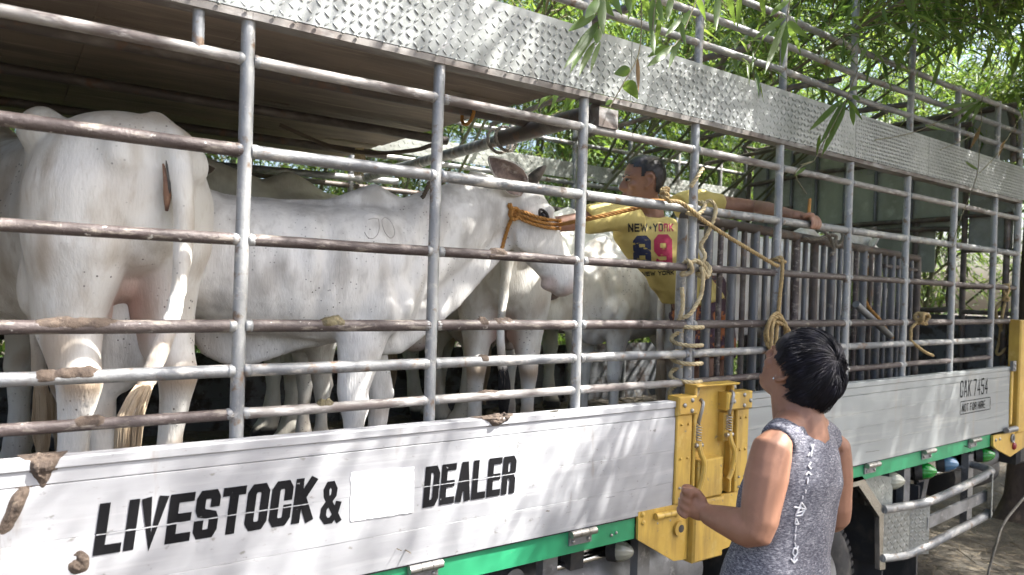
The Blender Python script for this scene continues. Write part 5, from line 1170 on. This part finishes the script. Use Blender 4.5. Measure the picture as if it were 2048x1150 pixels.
bt = bvh_of(tk)
put('shorts', remeshed((lambda m: (loft(m, [(pelB+Vector((0, 0, .0)), .155, .108, .11), (pelB+Vector((0, 0, -.14)), .165, .115, .12)], 18, up=fwd), [limb(m, [pelB+rgt*s*.085+Vector((0, 0, -.08)), pelB+rgt*s*.09+fwd*.02+Vector((0, 0, -.42))], [.108, .10]) for s in (-1, 1)], m)[-1])(MB()), 'shorts', .012, 3), 'denim', BOY)
for s in (-1, 1):
    a = pelB+rgt*s*.095; put('sandal', MB().box((-.045, -.10, 0), (.045, .17, .03), Matrix.Translation((a.x, a.y, .0)) @ Matrix.Rotation(math.atan2(fwd.y, fwd.x)-math.pi/2, 4, 'Z')), 'rubber', BOY)
def ontop(u, v):
    d = (atd(u, v, 1)-Vector(CAM)).normalized(); h = bt.ray_cast(Vector(CAM), d); return None if h[0] is None else h[0]-d*.0028
def topstroke(pts, r=.0022, closed=False):
    P_ = [ontop(u, v) for u, v in pts]; P_ = [p for p in P_ if p is not None]
    if len(P_) > 1: put('top_print', smoothmesh(MB().tube(P_, r, 5, closed=closed), 'top_print'), 'whiteprint', top)
for st in ([(1622, 892), (1628, 888), (1624, 900), (1622, 892)], [(1624, 900), (1622, 912)], [(1616, 912), (1620, 905)], [(1622, 924), (1617, 932), (1622, 938)], [(1612, 950), (1617, 944), (1622, 950)], [(1616, 955), (1615, 968)], [(1612, 980), (1611, 986)], [(1606, 992), (1605, 998)],
           [(1603, 1005), (1595, 1022), (1591, 1032), (1604, 1030), (1611, 1016), (1603, 1005)], [(1588, 1014), (1612, 1018)], [(1594, 1026), (1606, 1022), (1602, 1012), (1594, 1026)], [(1592, 1036), (1590, 1048), (1597, 1048), (1592, 1036)], [(1592, 1052), (1591, 1064)], [(1591, 1070), (1590, 1080)], [(1590, 1086), (1592, 1096)], [(1588, 1096), (1585, 1106), (1590, 1114), (1595, 1106), (1594, 1098), (1588, 1096)], [(1582, 1118), (1588, 1126), (1595, 1118)], [(1588, 1114), (1588, 1126)], [(1594, 1098), (1597, 1092)]):
    pp = []
    for a, b in zip(st[:-1], st[1:]):
        for t in (0, .5): pp.append((a[0]+(b[0]-a[0])*t, a[1]+(b[1]-a[1])*t))
    pp.append(st[-1]); topstroke(pp)
for z0 in (0,):
    for s in (-1, 1):
        pts = []
        for t in np.linspace(-.95, .95, 15):
            pass
# hair: scalp cap plus combed locks from the crown
invB = Matrix((hpb(1, 0, 0)-hcB, hpb(0, 1, 0)-hcB, hpb(0, 0, 1)-hcB)).transposed().inverted()
def hlB(p): q = invB @ (Vector(p)-hcB); return q.x, q.y, q.z
def hairB(p):
    f, l, u = hlB(p)
    if abs(f) > .14 or abs(l) > .11 or u < -.09 or u > .14: return False
    if abs(l) > .0765 and -.04 < u < .032 and f > -.035: return False
    if f > .045: return u > .03
    if f > -.012: return u > .012-.0*abs(l)
    return u > -.028
cap = shell('hair', bb, hairB, .010, 'hairblue', BOY, .002, 60)
mb = MB(); crown = Vector((-.062, .006, .100)).normalized()
for k in range(7000):
    th = random.uniform(0, 2*math.pi); e1 = crown.orthogonal().normalized(); e2 = crown.cross(e1); dr = e1*math.cos(th)+e2*math.sin(th)
    a0 = random.uniform(.03, 1.35); a1 = a0+random.uniform(.45, .85); pts = []; ok = True; swirl = random.uniform(.1, .3)
    lift = random.uniform(.009, .024)+.010*fnoise((math.cos(th)*2, math.sin(th)*2, a0*2), 1.2)
    for t in np.linspace(0, 1, 7):
        a = a0+(a1-a0)*t; dd = Quaternion(crown, swirl*a) @ dr; v = crown*math.cos(a)+dd*math.sin(a)
        r = Vector((v.x*.098, v.y*.0775, v.z*.112)); r = Vector((r.x-.006, r.y, r.z))
        off = lift*(.45+.75*math.sin(math.pi*min(1, .15+a/2.0))); rr = r+r.normalized()*off
        if rr.z < -.015: rr = Vector((rr.x*(1+.05*t), rr.y*1.02, rr.z))
        pts.append(rr)
    e = pts[-1]
    lim = -.070 if e.x < -.045 else (-.004 if e.x < .03 else .040)
    keep = [p for p in pts if p.z > lim+.012*fnoise((k*.7, 0, 0), 1.1) and not (p.x > -.045 and p.x < .03 and abs(p.y) > .070 and p.z < .010)]
    if len(keep) < 3: continue
    W_ = [hpb(p.x, p.y, p.z) for p in keep]; n = len(W_)
    mb.tube(W_, [.0010*(1-.85*(i/(n-1))**2)+.00015 for i in range(n)], 3)
put('hair_locks', mb.mesh('hair_locks', True), 'hairblue', cap, kind='stuff')
put('ear_stud', MB().ell(hpb(.004, .081, -.031), (.004, .004, .004), None, 8, 6).mesh('ear_stud', True), 'chrome', BOY)
# ================================================================ lettering on the truck
def onboard(x0, z0, y=-.0585): return lambda x, z, l: Vector((x0+x, y-l, Zt(x0+x, z0+z) if x0 > 2.5 else z0+z))
q, w = word('LIVESTOCK', .0560, .118, .0220, .0050, .10)
lv = flatword('painted_lettering', q, onboard(.186, 1.157), 'black', TR); lv['label'] = 'black slanted painted word LIVESTOCK'
q, w2_ = word('&', .062, .115, .017, 0); o = flatword('painted_lettering', q, onboard(.716, 1.142), 'black', TR); o['label'] = 'black painted ampersand'
q, w3_ = word('DEALER', .0505, .120, .0205, .0052, .06); o = flatword('painted_lettering', q, onboard(1.030, 1.143), 'black', TR); o['label'] = 'black painted word DEALER'
# paint cracked away along the board joint
for x0, x1 in ((.192, .700), (1.032, 1.368)):
    mb = MB(); n = 60; up_, dn_ = [], []
    for i in range(n+1):
        x = x0+(x1-x0)*i/n; up_.append((x, -.0592, 1.2055+.0022*abs(fnoise((x, 0, 0), 60))+.0016*fnoise((x, 0, 0), 160))); dn_.append((x, -.0592, 1.2035-.0022*abs(fnoise((x, 4, 0), 60))))
    mb.add(up_+dn_, [(i, i+1, n+2+i, n+1+i) for i in range(n)]); put('flaked_joint', mb, 'alu', TR)
pp = []
for k in range(64):
    t = k/64*4; s_ = int(t); f_ = t-s_; c_ = [(.806, 1.138), (1.000, 1.136), (.998, 1.268), (.803, 1.274)]
    a, b = c_[s_], c_[(s_+1) % 4]; x = a[0]+(b[0]-a[0])*f_; z = a[1]+(b[1]-a[1])*f_
    pp.append((x+.0035*fnoise((x, z, 0), 60), z+.0035*fnoise((x, z, 7), 60)))
put('blank_patch', MB().prism(pp, -.0598, -.0585), 'patch', TR, label='blank white patch covering a word between the ampersand and DEALER')
q, _ = word('CAK 7454', .038, .098, .0085, .0105, 0, .5); o = flatword('painted_lettering', q, onboard(4.405, 1.238), 'black', TR); o['label'] = 'black stencilled number CAK 7454'
q, _ = word('NOT FOR HIRE', .0225, .046, .0055, .0065, 0, .5); o = flatword('painted_lettering', q, onboard(4.435, 1.152), 'black', TR); o['label'] = 'small black words NOT FOR HIRE'
bx_ = [((4.418, 1.137), (4.79, 1.137), (4.79, 1.141), (4.418, 1.141)), ((4.418, 1.211), (4.79, 1.211), (4.79, 1.215), (4.418, 1.215)), ((4.412, 1.141), (4.417, 1.141), (4.417, 1.211), (4.412, 1.211)), ((4.791, 1.141), (4.796, 1.141), (4.796, 1.211), (4.791, 1.211))]
flatword('lettering_frame', bx_, onboard(0.0001, 0), 'black', TR) if False else put('lettering_frame', (lambda m: ([m.add([(x, -.0587, Zt(x, z)) for x, z in qd], [(0, 1, 2, 3)]) for qd in bx_], m)[-1])(MB()), 'black', TR)

# brand on the cow's side, pressed onto the hide
bpy.context.view_layer.update()
Mw2 = Matrix.LocRotScale(c2.location, c2.rotation_euler, c2.scale); bv2 = bvh_of(b2.data, Mw2)
def oncow(u, v, off=.0012):
    d = (atd(u, v, 1)-Vector(CAM)).normalized(); h = bv2.ray_cast(Vector(CAM), d); return None if h[0] is None else h[0]-d*off
MT['brand'] = mat('brand_scar', (.42, .39, .365), .8, 0, [((.48, .46, .43), 60, .5, .62)])
for st in ([(737, 439), (746, 437), (757, 438)], [(757, 438), (759, 455), (755, 469), (746, 477), (736, 475), (729, 464)], [(764, 440), (770, 435), (779, 440), (788, 456), (789, 470), (781, 476), (771, 466), (765, 450), (764, 440)]):
    P_ = [oncow(u, v) for u, v in st]; P_ = [p for p in P_ if p is not None]
    if len(P_) > 2:
        o = put('brand_mark', smoothmesh(MB().tube(catmull(P_, .006), .0014, 5), 'brand_mark'), 'brand', None); o.parent = c2; o.matrix_parent_inverse = Mw2.inverted()

# ================================================================ ropes
def rp(label, pts, r=.008, m='rope', **k): return put('rope', rope(pts, r, **k), m, label=label, cat='rope')
HALT = thing('rope_halter', oncow(1030, 430, .0) or at(1030, 430, .3), 'orange rope halter knotted round the head of the haltered cow', 'halter')
def hug(px, off=.010):
    out = []
    for u, v in px:
        p = oncow(u, v, off); out.append(p if p is not None else at(u, v, .33))
    return out
for k, dv in enumerate((-8, 0, 8)):
    band = hug([(1026, 425+dv*.4), (1045, 431+dv), (1070, 441+dv), (1095, 447+dv), (1112, 449+dv), (1121, 449+dv)], .008); put('nose_band_strand', rope(band, .0072), 'ropeorange', HALT)
put('cheek_strap', rope(hug([(1028, 428), (1018, 450), (1010, 475), (1004, 498)], .008), .0075), 'ropeorange', HALT)
put('poll_strap', rope(hug([(1027, 428), (1022, 416), (1018, 408)], .008), .0105), 'ropeorange', HALT)
kn_ = hug([(1028, 428)], .014)[0]
put('halter_knot', rope([kn_+Vector((.018*math.cos(t*2.1), -.004+.008*math.sin(t*1.3), .018*math.sin(t*2.1)*1.2)) for t in np.linspace(0, 6, 22)], .007), 'ropeorange', HALT)
lead0 = hug([(1119, 449)], .01)[0]
rp('orange lead rope stretched from the halter to the knot on the upper rail', [lead0, at(1180, 437, .10), at(1240, 424, .06), at(1282, 413, .03), at(1300, 402, .03), Vector((2.17, .028, 2.155))], .0085, 'ropeorange')
kc = at(1325, 387, -.01)
def ball(c, r, turns, seed, sq=(1, 1, 1)):
    out = []
    for i in range(turns*7):
        a = i*.92+seed; b = math.sin(i*.37+seed)*1.2; out.append(Vector(c)+Vector((math.cos(a)*math.cos(b)*r*sq[0], math.sin(a)*r*.75*sq[1], math.sin(b)*r*1.1*sq[2])))
    return out
rp('ball knot of rope on the upper rail beside the man\'s neck', ball(kc+Vector((0, -.012, .0)), .017, 4, .3)+[kc+Vector((.01, -.025, -.03))], .0075, 'rope')
rp('long rope running down from the ball knot to the next cage post', [kc+Vector((.01, -.025, -.03)), at(1360, 405, -.035), at(1385, 422, -.04), at(1400, 436, -.038), at(1450, 470, -.03), at(1500, 500, -.03), at(1545, 527, -.032), at(1556, 532, -.024)], .0085, 'rope')
def helix(x, z0, z1, turns, r, y=0, ph=0.0, k=14): return [Vector((x+r*math.cos(t+ph), y+r*math.sin(t+ph), z0+(z1-z0)*(t/(2*math.pi*turns)))) for t in np.linspace(0, 2*math.pi*turns, int(turns*k))]
X4 = PX_[5]; gx = X4+.018; rr_ = .045
rp('pale rope wound round the cage post and the gate post together', [Vector((X4+.015, -.028, 2.29)), Vector((X4-.012, -.030, 2.26)), Vector((X4-.03, -.01, 2.215))], .0085, 'ropepale')
rp('pale rope lashing at the upper rail crossing of the man\'s post', [Vector((X4-.06, -.02, 2.11)), Vector((X4-.02, -.032, 2.105)), Vector((X4+.022, -.028, 2.125)), Vector((X4+.04, -.022, 2.155)), Vector((X4+.045, .02, 2.16)), Vector((X4+.06, .025, 2.12)), Vector((X4+.075, -.01, 2.17)), Vector((X4+.10, -.026, 2.145)), Vector((X4+.085, -.03, 2.09)), Vector((X4+.06, -.02, 2.03)), Vector((X4+.05, .0, 1.99)), Vector((X4+.055, -.02, 1.95)), Vector((X4+.045, -.01, 1.92))], .0085, 'ropepale')
rp('pale rope knot at the third rail crossing below the man\'s chest', [Vector((X4-.03, .02, 1.91)), Vector((X4-.042, -.02, 1.925)), Vector((X4-.025, -.026, 1.885)), Vector((X4-.045, .01, 1.872)), Vector((X4-.02, -.03, 1.925)), Vector((X4+.02, -.034, 1.915)), Vector((X4+.05, -.028, 1.90)), Vector((X4+.065, -.03, 1.875)), Vector((X4+.045, -.02, 1.86)), Vector((X4+.04, .02, 1.90)), Vector((X4+.06, .0, 1.93)), Vector((X4+.08, -.026, 1.90)), Vector((X4+.055, -.034, 1.865)), Vector((X4+.02, -.034, 1.90)), Vector((X4+.028, -.036, 1.86)), Vector((X4+.025, -.034, 1.80)), Vector((X4+.005, -.03, 1.76)), Vector((X4-.03, -.024, 1.715)), Vector((X4-.045, .01, 1.70))], .0085, 'ropepale')
lo_ = [Vector((X4-.05, .0, 1.82)), Vector((X4-.055, -.01, 1.74))]
lo_ += [Vector((X4+.01+.058*math.cos(t), .02+.06*math.sin(t), 1.72-.30*(t/(2*math.pi*4.2))+.012*math.cos(t))) for t in np.linspace(math.pi, math.pi+2*math.pi*4.2, 58)]
rp('pale rope coiled down the post to the yellow latch', lo_+[Vector((X4+.03, -.03, 1.43)), Vector((X4-.01, -.03, 1.415)), Vector((X4+.02, .01, 1.41))], .0085, 'ropepale')
X5 = PX_[6]
rp('rope tied round the next post and dropping to a coil', [Vector((X5-.03, -.022, 1.955)), Vector((X5, -.03, 1.95)), Vector((X5+.03, -.015, 1.95)), Vector((X5+.0, .028, 1.955)), Vector((X5-.025, -.005, 1.958)), Vector((X5-.012, -.03, 1.965)), Vector((X5-.006, -.032, 1.90)), Vector((X5-.014, -.03, 1.80)), Vector((X5-.02, -.028, 1.70)), Vector((X5-.03, -.03, 1.62)), Vector((X5-.04, -.03, 1.54)), Vector((X5-.08, -.02, 1.44))], .0085, 'rope')
cl_ = []
for i in range(30):
    t = i*.85; cl_.append(Vector((X5-.03+(.085-.02*math.sin(i*.7))*math.cos(t)*.85, -.034-.012*math.sin(i*1.3), 1.625+(.07-.012*math.cos(i*.9))*math.sin(t)+.02*math.sin(i*.31))))
rp('loose coil of rope hung on the rails just above the black-haired head', cl_, .0085, 'rope')
# coils further along
X8 = PX_[8]
c8 = at(1840, 637, -.02)
rp('coiled rope bundle tied on the fourth rail near the front', [c8+Vector((.035*math.cos(t*1.1+.3*math.sin(t)), -.01+.022*math.sin(t*1.7), .028*math.sin(t*1.1))) for t in np.linspace(0, 26, 74)], .008, 'rope')
c9 = at(1822, 672, -.012)
rp('rope loop dangling under the coiled bundle near the front', [c8+Vector((-.03, 0, -.02)), c9+Vector((.0, 0, .04)), c9, c9+Vector((.01, 0, -.03)), at(1850, 704, -.015), at(1866, 711, -.02)], .0085, 'rope')
cF = at(2002, 640, .06)
rp('long hank of brown rope hung at the front corner post', [cF+Vector((.028*math.cos(t*3), .02*math.sin(t*2), .17*math.cos(t)-.05)) for t in np.linspace(0, 18.8, 90)]+[cF+Vector((.03, 0, .12))], .0085, 'rope')
rp('brown rope knot at the top of the hank on the front corner post', ball(at(2012, 585, .0), .03, 5, 1.1, (.6, .6, 1.6)), .008, 'rope')
cG = at(1640, 474, .13)
rp('frayed grey rope lashed over the gate top beside the gripping hand', [at(1606, 475, .13), at(1624, 478, .10), at(1642, 476, .09), at(1660, 470, .09), at(1672, 474, .10), at(1668, 486, .09), at(1676, 492, .09), at(1686, 474, .10), at(1680, 460, .12), at(1668, 462, .10), at(1652, 455, .12), at(1648, 462, .09), at(1660, 476, .085), at(1668, 500, .09), at(1662, 510, .09)], .0095, 'ropegrey')
rp('orange halter rope hanging on the penned cow behind the gate', [at(1722, 520, .34), at(1745, 515, .30), at(1733, 550, .28), at(1725, 575, .26), at(1735, 610, .22), at(1760, 640, .16), at(1778, 668, .12), at(1785, 676, .1)], .009, 'ropeorange')
for k in range(1): pipe(at(1712, 608, .08), at(1780, 672, .10), .018, 'steel', 'latch_tube', GT)
# under the deck
rp('orange twine loop on the first deck pipe', [Vector((at(936, 232, .42).x+.0+.006*math.cos(t), .42+.042*math.sin(t), 2.452+.042*math.cos(t))) for t in np.linspace(0, 6.28, 16)], .007, 'ropeorange')
for k, (yy, rr) in enumerate(((.58, .052), (.64, .052))):
    rp(['near', 'far'][k]+' grey wire lashing on the cross pipe joint', [Vector((1.716, yy, 2.42))+Vector((rr*math.cos(t), .01*math.sin(t), rr*math.sin(t))) for t in np.linspace(0, 6.28, 18)], .007, 'ropegrey')
rp('dark rope sagging under the deck towards the second post', [at(560, 250, 1.0), at(640, 285, 1.0), at(690, 300, .9), at(760, 306, .7), at(830, 300, .4), at(868, 292, .25), at(868, 330, .25), at(856, 372, .3), at(845, 395, .35)], .008, 'ropedark')
put('rag_tuft', smoothmesh((lambda m: ([m.tube([at(712+k*1.7, 296, .95), at(710+k*2+4*math.sin(k), 325, .95), at(708+k*2.4+5*math.cos(k*2), 352, .95)], [.004, .006, .002], 5) for k in range(9)], m)[-1])(MB()), 'rag_tuft'), 'ropepale', label='frayed pale rag tied where the dark rope leaves the deck', cat='rag')
rp('rope hanging from the front corner down to the ground', [Vector((5.52, -.05, .86)), Vector((5.5, -.08, .70)), at(2012, 1040, .0), at(1992, 1090, .0), at(1978, 1140, .02), at(1972, 1180, .02)], .0075, 'ropegrey')

# ================================================================ dung
def dung(label, me, m): return put('dung_clump', me, m, None, label=label, cat='dung', group='dung stuck on the rails and dropside')
def crust(label, u, v, half, z=None, r=.0165, thick=0.0068, m='drydung', seed=0, a0=.3, spread=1.7, thr=-.05, fine=1.0):
    "ragged crust hugging a rail: a sleeve whose surface dips under the pipe where there is no dung"
    c = at(u, v, 0); zc = min((Zt(c.x, q[1]) for q in RAILS), key=lambda t: abs(t-c.z)) if z is None else z
    nx, na = 44, 30; rg = []
    for i in range(nx+1):
        x = -1+2*i/nx; ring = []
        for j in range(na):
            a = 2*math.pi*j/na; da = abs((a-math.pi/2-a0+math.pi) % (2*math.pi)-math.pi)
            w = min(1, 2.2*(1-abs(x)))*max(0, 1-(da/spread)**2)
            q = Vector((c.x+x*half, math.cos(a)*.03, math.sin(a)*.03+zc))
            t = w*(.75+.9*fnoise(q+Vector((seed, 0, 0)), 28)+.55*fine*fnoise(q+Vector((seed, 3, 0)), 75)+.3*fine*fnoise(q+Vector((seed, 3, 8)), 190))+thr-.25*(1-w)
            rr = r+max(-.006, thick*t)
            ring.append((c.x+x*half, -math.cos(a-math.pi/2+math.pi/2)*rr if False else math.cos(a)*-rr, zc+math.sin(a)*rr))
        rg.append([Vector(p) for p in ring])
    return dung(label, MB().rings(rg).mesh('dung_clump', True), m)
def splash(label, u, v, w, h, thick=0.0068, m='drydung', seed=0, slant=0.0, thr=.0, taper=0.0, top=False):
    "ragged splash on the dropside face"
    c = at(u, v, -.057); n = 40; vs = []
    for j in range(n+1):
        for i in range(n+1):
            x = -1+2*i/n; z = -1+2*j/n; ww = w*(1-taper*(1-z)/2)
            px, pz = c.x+x*ww+slant*z*h, c.z+z*h
            wt = max(0, min(1, 1.9*(1-math.sqrt(x*x+z*z)+.22*fnoise((px+seed, 9, pz), 34))))
            t = wt*(.55+1.0*fnoise((px+seed, 0, pz), 22)+.6*fnoise((px+seed, 5, pz), 60)+.3*fnoise((px, seed, pz), 160))+thr-.3*(1-wt)
            y = (-.0625 if top and pz > 1.362 else -.0575)-max(-.005, thick*t)
            if pz > 1.3885: y = y*.5-.0 if False else y+(pz-1.3885)*1.2; pz = min(pz, 1.3885+max(0, thick*t)+.002)
            vs.append((px, y, pz))
    mb = MB().add(vs, [(j*(n+1)+i, j*(n+1)+i+1, (j+1)*(n+1)+i+1, (j+1)*(n+1)+i) for j in range(n) for i in range(n)])
    return dung(label, mb.mesh('dung_clump', True), m)
crust('greenish dung pat draped over the rail in front of the haltered cow', 664, 645, .036, thick=0.0116, m='dung', seed=1, spread=2.0, fine=.5, thr=.1)
crust('long dried smear of dung on the rail across the big cow\'s left leg', 158, 652, .085, thick=0.0054, seed=2, spread=2.4)
crust('dried dung lump near the left end of the lower silver rail', 150, 751, .052, thick=0.0082, seed=3, spread=2.2)
crust('small dried dung patch at the far left of the lower silver rail', 93, 754, .020, thick=0.0041, seed=4, spread=2.6, thr=.1)
crust('crumbly dung lump on the lowest brown rail left of the front leg', 650, 812, .027, thick=0.0122, m='dung', seed=5, spread=1.5, r=.0145)
crust('dried dung patch on the lowest brown rail below the tail', 178, 847, .035, thick=0.0061, seed=6, spread=2.4, r=.0145)
crust('dried dung crust on the rail below the haltered cow\'s jaw', 994, 511, .036, thick=0.0082, seed=7, spread=1.7)
crust('dung lump on the rail just left of the hanging tail', 964, 652, .020, thick=0.0088, seed=8, spread=2.0)
crust('crumbly dung on the rail just right of the hanging tail', 1004, 652, .045, thick=0.0088, seed=9, spread=1.8)
crust('small dung bit on the silver rail below the hanging tail', 966, 722, .018, thick=0.0068, seed=10, spread=2.0)
crust('thin dung crust along the lowest rail under the tail', 980, 800, .06, thick=0.0054, seed=12, spread=1.2, r=.0145)
splash('large crumbling dung heap on the dropside edge under the tail', 995, 832, .085, .030, .016, seed=11, taper=.5, thr=.1, top=True)
splash('thick brown dung splash over the dropside top at the far left', 88, 925, .050, .058, .012, seed=13, taper=.75, thr=.08, top=True)
splash('small dung splash low on the dropside at the far left', 158, 1126, .022, .030, .007, seed=14, thr=.05)
splash('streak of dried dung slanting down the dropside at the left edge', 30, 1015, .016, .062, .006, seed=15, slant=.35)
splash('tiny dung flake on the dropside edge by the third cage post', 1112, 818, .016, .008, .007, m='dung', seed=16, top=True)
